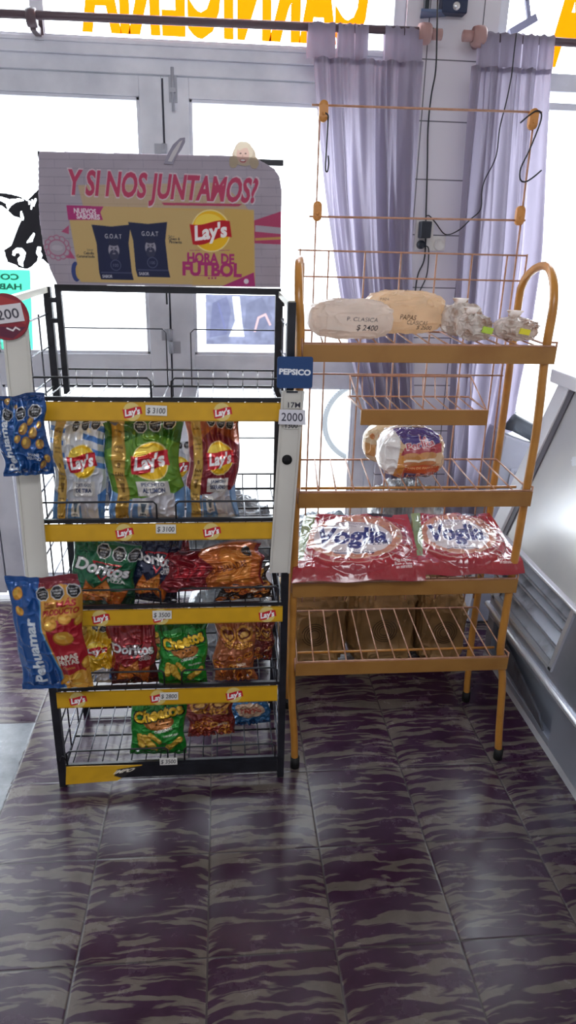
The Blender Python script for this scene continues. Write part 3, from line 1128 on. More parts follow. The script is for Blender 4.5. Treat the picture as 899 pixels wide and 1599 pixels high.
cable([(683, 0, 2.84), (682, 50, 2.835), (680, 110, 2.87), (673, 150, 2.90), (668, 200, 2.93), (667, 260, 2.935), (665, 330, 2.93), (663, 400, 2.935), (652, 430, 2.93), (647, 470, 2.93), (644, 540, 2.935)], .003, 'black cable hanging straight down the tiled pillar from the electrical box')
cable([(664, 338, 2.93), (670, 337, 2.93), (680, 348, 2.93), (695, 366, 2.92), (715, 360, 2.80), (735, 342, 2.78), (750, 327, 2.78), (752, 300, 2.78), (757, 280, 2.78), (774, 245, 2.78), (780, 200, 2.78), (790, 160, 2.78), (798, 120, 2.78), (802, 85, 2.79), (806, 52, 2.81)], .0024, 'thin dark cable sagging from the socket and climbing over the right curtain')
cable([(660, 384, 2.92), (668, 386, 2.92), (669, 400, 2.93), (666, 430, 2.93), (655, 455, 2.93), (648, 475, 2.93)], .0024, 'short black cable looping below the socket plugs')


# ------------------------------------------------------------------ refrigerated display case on the right
case = empty('display_case', (1.3, 1.8, 0), 'stainless steel refrigerated display case along the right edge, leaning panel and open vents', 'display case')
Y0c, Y1c = .7, 2.40
b = MB()
b.box((1.075, Y0c, .0), (1.95, Y1c, .22))          # plinth body
emit('plinth', b, STEEL, case)
b = MB().prism([(1.05, .0), (1.075, .0), (1.075, .03), (1.055, .03)], Y0c, Y1c)
emit('kick_trim', b, ALU, case)
# lower panel with its opening
b = MB()
b.box((1.05, Y0c, .03), (1.075, 1.80, .215))
b.box((1.05, 1.80, .03), (1.075, Y1c, .055))
b.box((1.05, 1.80, .19), (1.075, Y1c, .215))
b.box((1.05, 2.34, .055), (1.075, Y1c, .19))
emit('lower_panel', b, STEEL, case, bevel=.002)
emit('opening', MB().box((1.0755, 1.80, .055), (1.08, 2.34, .19)), DARK, case)  # dark sheet standing in for the shade inside the opening
emit('loose_flap', MB().hexa([(1.045, 1.84, .060), (1.052, 1.84, .060), (1.062, 2.30, .085), (1.055, 2.30, .085), (1.032, 1.86, .115), (1.039, 1.86, .115), (1.060, 2.30, .185), (1.053, 2.30, .185)]), STEELD, case, label='dull metal flap hanging loose in the lower opening')
# bright ledge between lower panel and middle
b = MB().prism([(1.036, .222), (1.08, .222), (1.08, .240), (1.042, .240), (1.036, .234)], Y0c, Y1c + .02)
emit('ledge_trim', b, ALU, case, bevel=.002)
# middle body with recessed vent
b = MB()
b.box((1.05, Y0c, .238), (1.95, 1.79, .535))
b.prismx([(1.79, .238), (1.865, .238), (1.865, .285), (1.79, .535)], 1.05, 1.12)
b.box((1.05, 1.865, .238), (1.95, Y1c, .285))
b.box((1.13, 1.79, .285), (1.95, Y1c, .535))
b.box((1.05, 2.36, .285), (1.13, Y1c, .535))
emit('middle_panel', b, STEEL, case)
emit('vent_recess_shade', MB().box((1.128, 1.80, .287), (1.13, 2.355, .533)), DARK, case)  # dark backing paints in the shade behind the louvres
for zz0, zz1, xo, xi in ((.292, .348, 1.062, 1.112), (.362, .408, 1.058, 1.120), (.424, .462, 1.064, 1.122), (.478, .512, 1.060, 1.118)):
    y_ = 1.865 - (zz0 - .285) * .3
    b = MB().hexa([(xo, y_, zz0), (xo + .006, y_, zz0 - .004), (xo + .006, 2.352, zz0 - .004), (xo, 2.352, zz0), (xi, y_ - .012, zz1), (xi + .006, y_ - .012, zz1 - .003), (xi + .006, 2.352, zz1 - .003), (xi, 2.352, zz1)])
    b.box((xo - .003, y_, zz0 - .005), (xo + .003, 2.352, zz0 + .003))
    emit('vent_louvre', b, LOUV, case)
b = MB()
b.prismx([(1.852, .282), (1.872, .282), (1.797, .54), (1.777, .54)], 1.042, 1.062)
b.box((1.042, 1.852, .280), (1.062, Y1c, .294))
b.box((1.042, 2.35, .280), (1.062, 2.368, .54))
emit('vent_frame', b, ALU, case)
emit('upper_trim', MB().prism([(1.040, .538), (1.09, .538), (1.09, .553), (1.046, .553), (1.040, .548)], Y0c, Y1c), ALU, case, bevel=.003)
# leaning upper panel
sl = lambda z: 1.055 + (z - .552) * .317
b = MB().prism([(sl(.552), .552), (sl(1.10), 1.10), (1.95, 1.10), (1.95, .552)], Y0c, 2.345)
emit('leaning_panel', b, mat('sunlit_steel_panel', '#d2d0cc', rough=.3, metal=.45, noise=(3, '#c2c3c6', .4, .7), bump=(4, .1, .004)), case)  # sunlight on this panel is put into a paler, less metallic base
b = MB().prism([(sl(.552) - .006, .552), (sl(1.10) - .006, 1.10), (1.5, 1.10), (1.5, .552)], 2.345, 2.375)
emit('gasket', b, mat('dark_gasket', '#5a5860', rough=.45), case)
b = MB().prism([(sl(.48) - .012, .50), (sl(1.10) - .012, 1.10), (1.5, 1.10), (1.5, .50)], 2.375, 2.46)
emit('end_cap', b, mat('white_enamel', '#dcdde2', rough=.3), case, bevel=.003)
b = MB().box((1.20, Y0c, 1.10), (1.95, 2.50, 1.15))
emit('top_slab', b, mat('white_enamel_top', '#e4e4ea', rough=.25), case, bevel=.006)
# peeled label remains
PEEL = mat('peeled_paper', '#d9dce2', rough=.9)
rg = random.Random(5)
for (yc_, zc_, w_, h_) in ((2.12, .985, .05, .03), (2.02, .975, .045, .035), (2.07, .925, .06, .022), (1.97, .90, .04, .04), (2.15, .90, .03, .02)):
    P = []
    for j in range(22):
        t = 2 * PI * j / 22
        q_ = rg.uniform(.6, 1)
        z_ = zc_ + h_ * math.sin(t) * q_
        P.append((sl(z_) - .0008, yc_ + w_ * math.cos(t) * q_, z_))
    emit('label_residue', MB().add(P, [tuple(range(22))]), PEEL, case)

# white box with dark rounded top behind the yellow rack
YB = 2.66
x0, x1 = at(772, 720, YB)[0], at(832, 720, YB)[0]
zt_ = at(815, 690, YB)[2]
root = empty('floor_scale', ((x0 + x1) / 2, YB, 0), 'pale grey appliance with dark rounded top behind the yellow rack beside the curtain', 'appliance')
emit('housing', MB().hexa([(x0 - .03, YB, 0), (x1 + .05, YB, 0), (x1 + .05, YB + .22, 0), (x0 - .03, YB + .22, 0), (x0 + .035, YB + .03, zt_ + .03), (x1 + .05, YB + .0, zt_ - .03), (x1 + .05, YB + .22, zt_ - .03), (x0 + .035, YB + .22, zt_ + .03)]), mat('pale_grey_enamel', '#a9a9b6', rough=.35), root, bevel=.012)
pa, pb = at(806, 664, YB), at(832, 678, YB)
emit('top_handle', MB().tube([(pa[0], YB + .05, pa[2] - .03), (pa[0] + .005, YB + .05, pa[2]), (pb[0] + .03, YB + .05, pb[2] - .01), (pb[0] + .08, YB + .05, pb[2] - .06)], .035, 12), mat('dark_grey_plastic', '#4c515a', rough=.4), root)
A = Art(30, 40, '#a9a9b6')
A.text('303', .5, 1.0, .22, '#50505a'); A.text('kg', .6, .6, .3, '#50505a', bold=.02); A.rect(.2, .2, .8, .26, '#50505a')
c0 = at(803, 752, YB - .01)
panel('print', A, quadfn((c0[0] - .02, YB + .002, c0[2] - .03), (c0[0] + .03, YB + .002, c0[2] - .03), (c0[0] - .012, YB + .012, c0[2] + .05), (c0[0] + .038, YB + .012, c0[2] + .05)), PAPER, root)

# ================================================================== BLACK SNACK RACK
YF, YRR = 1.755, 2.10
XL, XR = -.487, .168
rack = empty('snack_display_rack', (-.16, 1.93, 0), 'black wire snack rack with yellow price strips and a printed header sign', 'display rack')
b = MB()
for x, y, z1, w in ((XL - .003, YF, 1.41, .022), (XR, YF, 1.42, .020), (XL + .004, YRR, 1.425, .020), (XR - .002, YRR, 1.425, .018)):
    b.bar((x, y, 0), (x, y, z1), w)
b.bar((XL, YRR, .03), (XR, YRR, .03), .014)
b.bar((XL, YRR, 1.10), (XR, YRR, 1.10), .012)
emit('frame', b, BLACK, rack)
for x in (XL, XR):
    b = MB()
    b.bar((x, YF, 1.415), (x, YRR, 1.418), .016)
    emit('side_top_bar', b, mat('worn_pale_metal', '#c9c4b4', rough=.35, metal=.5), rack)
    b = MB()
    for k in range(15):
        z = .12 + k * .088
        b.wire((x, YF, z), (x, YRR, z), .0024)
    for y in (1.87, 1.99):
        b.wire((x, y, .05), (x, y, 1.36), .0024)
    b.wire((x, YF, .05), (x, YRR, .05), .003)
    emit('side_grid', b, mat('side_wire_paint', '#5b5c66', rough=.25, metal=.6), rack)

b = MB()
for x in (XL + .038, XR - .008):
    b.bar((x, YRR - .02, 1.13), (x, YRR - .02, 1.432), .016)
b.bar((XL + .03, YRR - .02, 1.424), (XR, YRR - .02, 1.424), .018)
b.box((-.155, YRR - .032, 1.385), (-.150, YRR - .028, 1.415))
for x in (XL + .022, XR - .002):
    b.box((x - .012, YRR - .03, 1.33), (x + .012, YRR, 1.342)).box((x - .012, YRR - .03, 1.385), (x + .012, YRR, 1.397))
header_frame = emit('header_frame', b, BLACK, rack)

# --- header sign
YS = 2.05
P2 = lambda x, y: (lambda p: (p[0], p[2]))(at(x, y, YS))
ox0, oz0 = P2(56, 452)
ox1, oz1 = P2(446, 232)
NW = 470
A = Art(NW, int(NW * (oz1 - oz0) / (ox1 - ox0)), '#b1a8b4')  # print colours include the lavender haze lying over the sign


def sp(x, y):
    p = P2(x, y)
    return ((p[0] - ox0) / (ox1 - ox0), (p[1] - oz0) / (ox1 - ox0))


def spp(L_):
    return [sp(*p) for p in L_]


for r in range(16):        # whitewashed brick courses
    y = 236 + r * 13.6
    A.line([sp(56, y), sp(446, y + 4)], .0022, '#8f8798', .8)
    for k in range(9):
        x = 62 + k * 46 + (23 if r % 2 else 0)
        A.line([sp(x, y), sp(x + 1, y + 13)], .002, '#948ca0', .7)
A.mottle(.06, (12, 20), 2)
A.poly(spp([(395, 345), (440, 330), (440, 382), (395, 380)]), '#b8476f')
A.poly(spp([(398, 352), (440, 356), (440, 366), (398, 362)]), '#b1a8b4')
A.poly(spp([(398, 372), (440, 370), (440, 374), (398, 376)]), '#c9a05e')
A.poly(spp([(92, 383), (107, 386), (118, 404), (96, 402)]), '#b8567e')
A.poly(spp([(96, 362), (108, 352), (108, 366)]), '#b8567e')
for k in range(12):       # rosette badge
    t = 2 * PI * k / 12
    c_ = sp(90, 387)
    A.ell(c_[0] + .038 * math.cos(t), c_[1] + .034 * math.sin(t), .014, .014, '#b0708c')
    A.ell(c_[0] + .038 * math.cos(t), c_[1] + .034 * math.sin(t), .010, .010, '#b1a8b4')
c_ = sp(90, 387)
A.ell(c_[0], c_[1], .036, .032, '#b0708c'); A.ell(c_[0], c_[1], .031, .027, '#b1a8b4')
A.ell(c_[0], c_[1], .022, .010, '#bfb6c0')
A.ell(*sp(119, 424), .018, .038, '#3a4a86'); A.ell(*sp(124, 424), .014, .03, '#cdb070')
# yellow ground of the panel
A.poly(spp([(105, 322), (396, 328), (398, 446), (126, 440), (116, 386)]), '#cdb27a')
A.poly(spp([(122, 290), (345, 286), (380, 318), (396, 340), (392, 446), (300, 446), (310, 330), (130, 322)]), '#d0b06a', .55)
A.poly(spp([(350, 325), (396, 330), (396, 446), (350, 430)]), '#d3b058', .5)
A.poly(spp([(252, 317), (378, 319), (372, 323), (256, 321)]), '#b84a6a')
A.poly(spp([(104, 321), (162, 323), (157, 332), (161, 344), (107, 344)]), '#b5387c')
A.text('NUEVOS', *sp(133, 330), .018, '#f0e6ee', bold=.03, width=.085, rot=-1)
A.text('SABORES', *sp(138, 338.5), .018, '#f0e6ee', bold=.03, width=.09, rot=-1)
cxx = sp(255, 291)
A.text('Y SI NOS JUNTAMOS?', cxx[0], cxx[1], .090, '#d8c8d0', bold=.055, shear=.16, width=.742, rot=-.8)
A.text('Y SI NOS JUNTAMOS?', cxx[0], cxx[1], .086, '#bf4468', bold=.035, shear=.16, width=.732, rot=-.8)
for dx, dy in ((0, 0), (57, -4)):        # two navy bags with a bearded face
    A.poly(spp([(143 + dx, 351 + dy), (174 + dx, 354 + dy), (204 + dx, 351 + dy), (201 + dx, 380 + dy), (206 + dx, 425 + dy), (209 + dx, 437 + dy), (158 + dx, 436 + dy), (155 + dx, 425 + dy), (151 + dx, 380 + dy)]), '#232a4e')
    A.poly(spp([(158 + dx, 424 + dy), (206 + dx, 425 + dy), (206 + dx, 427 + dy), (158 + dx, 426 + dy)]), '#4a4f72')
    A.text('G.O.A.T', *sp(177 + dx, 369 + dy), .017, '#d6d4e0', width=.065, sp=1.1)
    f = sp(178 + dx, 391 + dy)
    A.ell(f[0], f[1], .021, .030, '#a4a0b0')
    A.ell(f[0], f[1] - .017, .018, .020, '#3a3c58')
    A.ell(f[0], f[1] - .012, .006, .003, '#8a8698')
    A.ell(f[0], f[1] + .028, .022, .012, '#2a2e4c')
    A.ell(f[0] - .008, f[1] + .007, .0045, .0022, '#20243c'); A.ell(f[0] + .008, f[1] + .007, .0045, .0022, '#20243c')
    A.line([(f[0] - .013, f[1] + .012), (f[0] - .004, f[1] + .011)], .002, '#262a44'); A.line([(f[0] + .004, f[1] + .011), (f[0] + .013, f[1] + .012)], .002, '#262a44')
    A.line([(f[0], f[1] + .008), (f[0] - .001, f[1] - .004)], .003, '#8a8698')
    c2 = sp(181 + dx, 414 + dy)
    A.ell(c2[0], c2[1], .021, .021, '#555a7e'); A.ell(c2[0], c2[1], .018, .018, '#232a4e'); A.text('100', c2[0], c2[1], .012, '#6a6e90')
    A.text('BROOKS' if False else 'SABOR', *sp(168 + dx, 431 + dy), .011, '#c6c6d4', bold=.03, width=.04)
A.text('Sabor', *sp(141, 390), .008, '#4a4048'); A.text('Cebolla', *sp(139, 395), .010, '#3c343c', bold=.03, width=.04); A.text('Caramelizada', *sp(134, 400), .010, '#3c343c', bold=.03, width=.07)
A.text('Sabor', *sp(268, 369), .008, '#4a4048'); A.text('Queso &', *sp(272, 373), .010, '#3c343c', bold=.03, width=.045); A.text('Pimienta', *sp(274, 378), .010, '#3c343c', bold=.03, width=.05)
c_ = sp(329, 361)
lays_logo(A, c_[0], c_[1], .074)
A.text('HORA DE', *sp(329, 403), .037, '#b5347a', bold=.045, width=.19, rot=-.6)
A.text('FÚTBOL', *sp(331, 420), .050, '#b5347a', bold=.05, width=.24, rot=-.6)
A.line([sp(296, 391), sp(312, 391)], .002, '#b5347a'); A.line([sp(342, 391), sp(358, 391)], .002, '#b5347a'); A.line([sp(305, 430), sp(355, 431)], .002, '#b5347a')
for k in range(3): A.ell(*sp(326 + k * 5, 434), .004, .004, '#b5347a')
A.poly(spp([(345, 447), (396, 425), (398, 447)]), '#b5387c')
A.ell(*sp(384, 439), .010, .010, '#e6dce6')
A.p *= 1.22  # whole print lifted paler to carry the haze
outline = spp([(62, 237), (60, 246), (60, 300), (62, 345), (68, 385), (78, 420), (89, 444), (438, 449), (439, 330), (440, 300), (436, 276), (428, 264), (416, 257), (398, 247), (360, 244), (62, 237)])
M2 = Art(NW, A.H, '#ffffff')
M2.poly(outline, '#000000')
keep = M2.grid()[:, :, 0] < .5
sign = panel('header_sign', A, lambda u, v: np.stack([ox0 + (ox1 - ox0) * u, YS - .0012 + 0 * u, oz0 + (oz1 - oz0) * v], -1), CARDT, rack, keep=keep, label='printed card header with snack advert')
b = MB().prism([P2(x, y) for x, y in [(62, 237), (60, 246), (60, 300), (62, 345), (68, 385), (78, 420), (89, 444), (438, 449), (439, 330), (440, 300), (436, 276), (428, 264), (416, 257), (398, 247), (360, 244)]], YS, YS + .006)
emit('card_core', b, mat('corrugated_card_core', '#b5aca8', rough=.8), sign)
p, q_ = at(60, 238, YS + .02), at(442, 249, YS + .02)
emit('top_rail', MB().box((p[0], YS + .008, p[2] - .012), (q_[0], YS + .028, p[2] + .002)), BLACK, rack)
# cut-outs that stick out above the sign: a woman's head and a raised shoe
hx0, hz0 = P2(358, 262); hx1, hz1 = P2(404, 222)
A = Art(60, int(60 * (hz1 - hz0) / (hx1 - hx0)), '#000000')
A.p[:] = -1
A.ell(.5, .40, .40, .34, '#cbbca6'); A.ell(.48, .52, .32, .30, '#d8cbb4'); A.ell(.14, .18, .16, .2, '#c4b298'); A.ell(.84, .18, .16, .2, '#c4b298')
A.ell(.46, .40, .21, .27, '#d6b5a6'); A.poly([(.22, .6), (.45, .74), (.7, .62), (.5, .60), (.34, .52)], '#d8cbb4')
A.ell(.38, .44, .035, .02, '#5a4a48'); A.ell(.55, .44, .035, .02, '#5a4a48'); A.line([(.46, .42), (.45, .33)], .02, '#b8968a')
A.ell(.46, .23, .10, .055, '#b03a4a'); A.ell(.46, .24, .08, .03, '#f2ecea')
keep = A.grid()[:, :, 0] > 0
A.p[A.p < 0] = 0
panel('cutout_head', A, quadfn((hx0, YS - .003, hz0), (hx1, YS - .003, hz0), (hx0, YS - .003, hz1), (hx1, YS - .003, hz1)), CARDT, rack, keep=keep, label='printed cut-out of a blond smiling head')
b = MB().prism([P2(x, y) for x, y in [(256, 256), (262, 240), (270, 226), (281, 216), (289, 215), (289, 222), (283, 234), (274, 247), (270, 257)]], YS - .004, YS)
b.cur = 1
b.prism([P2(x, y) for x, y in [(262, 252), (270, 236), (280, 222), (285, 219), (278, 235), (268, 253)]], YS - .005, YS - .004)
emit('cutout_shoe', b, [mat('grey_print', '#8f8a9a', rough=.7), mat('light_sole', '#c2bcc0', rough=.7)], rack)

# --- shelves and price strips
shelves = [  # z top of strip, x0, x1, z bottom of strip
    (1.178, -.440, .150, 1.131), (.856, -.466, .133, .809), (.602, -.455, .162, .556), (.340, -.480, .152, .290), (.070, -.476, .165, .020)]
WIRE = mat('shelf_wire', '#3b3d47', rough=.3, metal=.4)


def price_card(parent, txt, x, z, y, w=.052, h=.025, rot=-3):
    A = Art(48, int(48 * h / w), '#e6e4de')
    A.text(txt, .5, A.a / 2, .26, '#1c1c26', width=.84, shear=.1, bold=.015)
    A.poly([(.16, A.a * .42), (.17, A.a * .42), (.15, A.a * .75), (.14, A.a * .75)], '#2a2a35')
    c, s_ = math.cos(math.radians(rot)), math.sin(math.radians(rot))
    f = lambda a, b_: (x + a * c - b_ * s_, y, z + a * s_ + b_ * c)
    return panel('price_card', A, quadfn(f(-w / 2, -h / 2), f(w / 2, -h / 2), f(-w / 2, h / 2), f(w / 2, h / 2)), PAPER, parent, back=.0012)


for i, (zt, x0, x1, zb) in enumerate(shelves):
    fl = zt - .028                      # wire floor level
    b = MB()
    b.bar((XL + .01, YF - .006, zt + .006), (XR - .01, YF - .006, zt + .006), .010)
    b.bar((XL, YRR, fl), (XR, YRR, fl), .006)
    b.wire((XL, 1.93, fl - .003), (XR, 1.93, fl - .003), .003)
    b.wire((XL, YRR, fl + .048), (XR, YRR, fl + .048), .0026)
    b.wire((XL, YF, fl), (XL, YRR, fl), .003).wire((XR, YF, fl), (XR, YRR, fl), .003)
    emit('wire_shelf', b, BLACK, rack)
    sh = bpy.data.objects[[o.name for o in rack.children if o.name.startswith('wire_shelf')][-1]]
    b = MB()
    n = 14
    for k in range(n + 1):
        x = XL + .02 + (XR - XL - .04) * k / n
        b.wire((x, YF, fl + .006), (x, YRR, fl), .0020)
        b.wire((x, YRR, fl), (x, YRR, fl + .048), .0020)
    emit('floor_wires', b, CHROME if i == 0 else WIRE, sh)
    # front guards: two rounded loops
    for a0, a1 in ((XL + .015, -.175), (-.125, XR - .018)):
        zg = zt + .058
        b = MB().tube([(a0, YF - .008, zt), (a0, YF - .008, zg - .008), (a0 + .008, YF - .008, zg), (a1 - .008, YF - .008, zg), (a1, YF - .008, zg - .008), (a1, YF - .008, zt)], .0027, 6)
        emit('front_guard', b, BLACK, sh)
    if i in (0, 1, 2):
        for a0, a1 in ((XL + .03, -.16), (-.09, XR)):
            zg = fl + .165
            b = MB().tube([(a0, YRR - .004, fl), (a0, YRR - .004, zg - .01), (a0 + .01, YRR - .004, zg), (a1 - .01, YRR - .004, zg), (a1, YRR - .004, zg - .01), (a1, YRR - .004, fl)], .002, 6)
            emit('back_guard', b, WIRE, sh)
    # hooks at the side
    b = MB().tube([(XL + .012, YF - .01, zt + .03), (XL + .004, YF - .016, zt + .05), (XL - .004, YF - .014, zt + .03)], .003, 6)
    emit('side_hook', b, BLACK, sh)
    # printed strip
    if i < 4:
        w_, h_ = x1 - x0, zt - zb
        A = Art(520, int(520 * h_ / w_), '#d3a118')
        A.mottle(.06, (2, 30), i)
        A.rect(0, 0, 1, .006, '#a87f14'); A.rect(0, A.a - .004, 1, A.a, '#a87f14')
        for lx in ((.37, .745), (.345, .725), (.19, .455, .93), (.095, .455, .80))[i]:
            A.ell(lx - .002, A.a * .5, .036, .037, '#dfc878', rot=12)
            lays_logo(A, lx, A.a * .5, .036, 10, disc=False)
        strip = panel('price_strip', A, quadfn((x0, YF - .020, zb), (x1, YF - .020, zb), (x0, YF - .016, zt), (x1, YF - .016, zt)), GLOSSCARD, rack, back=.003, sidecol='#d3a118', label="yellow plastic strip with red snack logos")
        pc = (('$ 3100', 244, 641), ('$ 3100', 259, 826), ('$ 3500', 253, 960), ('$ 2800', 264, 1087))[i]
        p = at(pc[1], pc[2], YF - .022)
        price_card(strip, pc[0], p[0], p[2], YF - .0225, rot=(-2, -1, -1, -1)[i])
# black front bar and torn strip of the lowest shelf
emit('front_bar', MB().box((XL + .015, YF - .016, .030), (XR - .012, YF - .010, .072)), BLACK, rack)
p = lambda x, y: (lambda v: (v[0], v[2]))(at(x, y, YF - .022))
A = Art(150, 44, '#d0a01c'); A.mottle(.08, (3, 8), 4)
A.poly([(.72, .22), (1, .28), (1, .05), (.8, .10)], '#1a1512'); A.text('IMPO', .86, .19, .07, '#e8e0d0', bold=.03, width=.24, rot=9)
bl_, br_, tl_, tr_ = p(103, 1224), p(184, 1216), p(103, 1199), p(222, 1196)
strip = panel('torn_price_strip', A, quadfn((bl_[0], YF - .026, bl_[1]), (br_[0], YF - .030, br_[1]), (tl_[0], YF - .018, tl_[1]), (tr_[0], YF - .018, tr_[1])), GLOSSCARD, rack, back=.002, sidecol='#c09018')
pp = at(263, 1189, YF - .022)
price_card(strip, '$ 3500', pp[0], pp[2], YF - .0225, rot=0)


# --- clip strips (white rails) in front of the posts
def rail(pxs, w, name='clip_rail'):
    (xa, ya), (xb, yb) = pxs
    a = at(xa, ya, 1.715); c = at(xb, yb, 1.715)
    b = MB()
    h = w / 2
    b.hexa([(c[0] - h, 1.712, c[2]), (c[0] + h, 1.712, c[2]), (c[0] + h, 1.718, c[2]), (c[0] - h, 1.718, c[2]), (a[0] - h, 1.712, a[2]), (a[0] + h, 1.712, a[2]), (a[0] + h, 1.718, a[2]), (a[0] - h, 1.718, a[2])])
    for s_ in (-1, 1):
        b.hexa([(c[0] + s_ * h - .003, 1.707, c[2]), (c[0] + s_ * h + .003, 1.707, c[2]), (c[0] + s_ * h + .003, 1.712, c[2]), (c[0] + s_ * h - .003, 1.712, c[2]), (a[0] + s_ * h - .003, 1.707, a[2]), (a[0] + s_ * h + .003, 1.707, a[2]), (a[0] + s_ * h + .003, 1.712, a[2]), (a[0] + s_ * h - .003, 1.712, a[2])])
    o = emit(name, b, mat('cream_plastic_rail', '#e2dfd8', rough=.35, transl=.3), rack, label='cream plastic clip rail on the front post', bevel=.001)
    return o, a, c


rl, a, c = rail(((24, 505), (59, 902)), .052)
for k in range(1):
    t = .035
    x, z = a[0] + (c[0] - a[0]) * t, a[2] + (c[2] - a[2]) * t
    emit('clip_slot', MB().box((x - .013, 1.7095, z - .002), (x + .013, 1.7115, z + .002)), BLKPL, rl)
A = Art(90, 90, '#8d2633')
A.p[:] = -1
A.ell(.5, .5, .49, .49, '#8d2633'); A.poly([(.1, .7), (.45, .93), (.8, .82), (.95, .5), (.9, .35)], '#b6403c', .7); A.poly([(.05, .3), (.3, .1), (.6, .05), (.9, .3)], '#51203c', .8)
A.line([(.5, .27), (.62, .22), (.68, .29), (.76, .24)], .03, '#efe6e6')
keep = A.grid()[:, :, 0] > 0
A.p[A.p < 0] = 0
p = at(9, 495, 1.705)
rr_ = .053
top = panel('topper', A, quadfn((p[0] - rr_, 1.704, p[2] - rr_), (p[0] + rr_, 1.704, p[2] - rr_), (p[0] - rr_, 1.704, p[2] + rr_), (p[0] + rr_, 1.704, p[2] + rr_)), GLOSSCARD, rack, keep=keep, label='round dark red topper sign')
emit('topper_back', MB().lathe([(0, .0005), (rr_ * .98, .0005), (rr_ * .98, .004), (0, .004)], (p[0], 1.704, p[2]), 32, 'y'), mat('topper_card', '#6b2230', rough=.5), top)
A = Art(70, 34, '#ddd8dc')
A.text('$ 200', .5, .24, .26, '#2a2438', bold=.01, width=.8)
c_, s_ = math.cos(math.radians(8)), math.sin(math.radians(8))
f = lambda a_, b_: (p[0] - .005 + a_ * c_ - b_ * s_, 1.701, p[2] + .006 + a_ * s_ + b_ * c_)
panel('price_card', A, quadfn(f(-.05, -.02), f(.045, -.02), f(-.05, .02), f(.045, .02)), PAPER, top, back=.001)

rr2, a, c = rail(((457, 610), (436, 894)), .050)
p = at(448, 718, 1.7105)
emit('hang_hole', MB().lathe([(0, 0), (.013, 0), (.013, .003)], (p[0], 1.7095, p[2]), 20, 'y'), DARK, rr2)
p = at(456, 612, 1.7105)
emit('clip_slot', MB().box((p[0] - .014, 1.7095, p[2] - .002), (p[0] + .014, 1.7115, p[2] + .002)), BLKPL, rr2)
# PEPSICO topper
bl_, tr_ = at(432, 606, 1.70), at(489, 557, 1.70)
w_, h_ = tr_[0] - bl_[0], tr_[2] - bl_[2]
A = Art(110, int(110 * h_ / w_), '#1f4a80')
A.p[:] = -1
r_ = .07
pts = []
for (cx_, cy_, a0) in ((1 - r_, A.a - r_, 0), (r_, A.a - r_, 90), (r_, r_, 180), (1 - r_, r_, 270)):
    for k in range(7):
        t = math.radians(a0 + k * 15)
        pts.append((cx_ + r_ * math.cos(t), cy_ + r_ * math.sin(t)))
A.poly(pts, '#1c4276')
A.text('PEPSICO', .5, A.a * .52, .15, '#f0f2f6', bold=.045, width=.88, rot=-2)
keep = A.grid()[:, :, 0] > -.5
A.p[A.p < 0] = 0
top = panel('topper', A, quadfn((bl_[0], 1.699, bl_[2]), (tr_[0], 1.699, bl_[2]), (bl_[0], 1.699, tr_[2]), (tr_[0], 1.699, tr_[2])), GLOSSCARD, rack, keep=keep, label='blue square topper sign with white capitals')
emit('topper_back', MB().prism([(bl_[0] + x * w_, bl_[2] + y * w_) for x, y in pts], 1.6995, 1.703), mat('topper_blue', '#17335c', rough=.5), top)
A = Art(80, 52, '#dcdae2')
A.text('2000', .5, .34, .36, '#26243a', bold=.01, width=.8, sp=1.05)
p = at(456, 650, 1.70)
panel('price_card', A, quadfn((p[0] - .034, 1.699, p[2] - .020), (p[0] + .034, 1.699, p[2] - .022), (p[0] - .032, 1.699, p[2] + .017), (p[0] + .032, 1.699, p[2] + .016)), PAPER, rr2, back=.001)
for wtxt, yy in (('17M', 632), ('1300', 664)):
    A = Art(60, 30, '#cfccc4'); A.text(wtxt, .5, .25, .36, '#2a2838', bold=.02, width=.8)
    p = at(459 if yy == 632 else 455, yy, 1.7105)
    panel('handwriting', A, quadfn((p[0] - .019, 1.7085, p[2] - .009), (p[0] + .019, 1.7085, p[2] - .009), (p[0] - .019, 1.7085, p[2] + .009), (p[0] + .019, 1.7085, p[2] + .009)), PAPER, rr2)


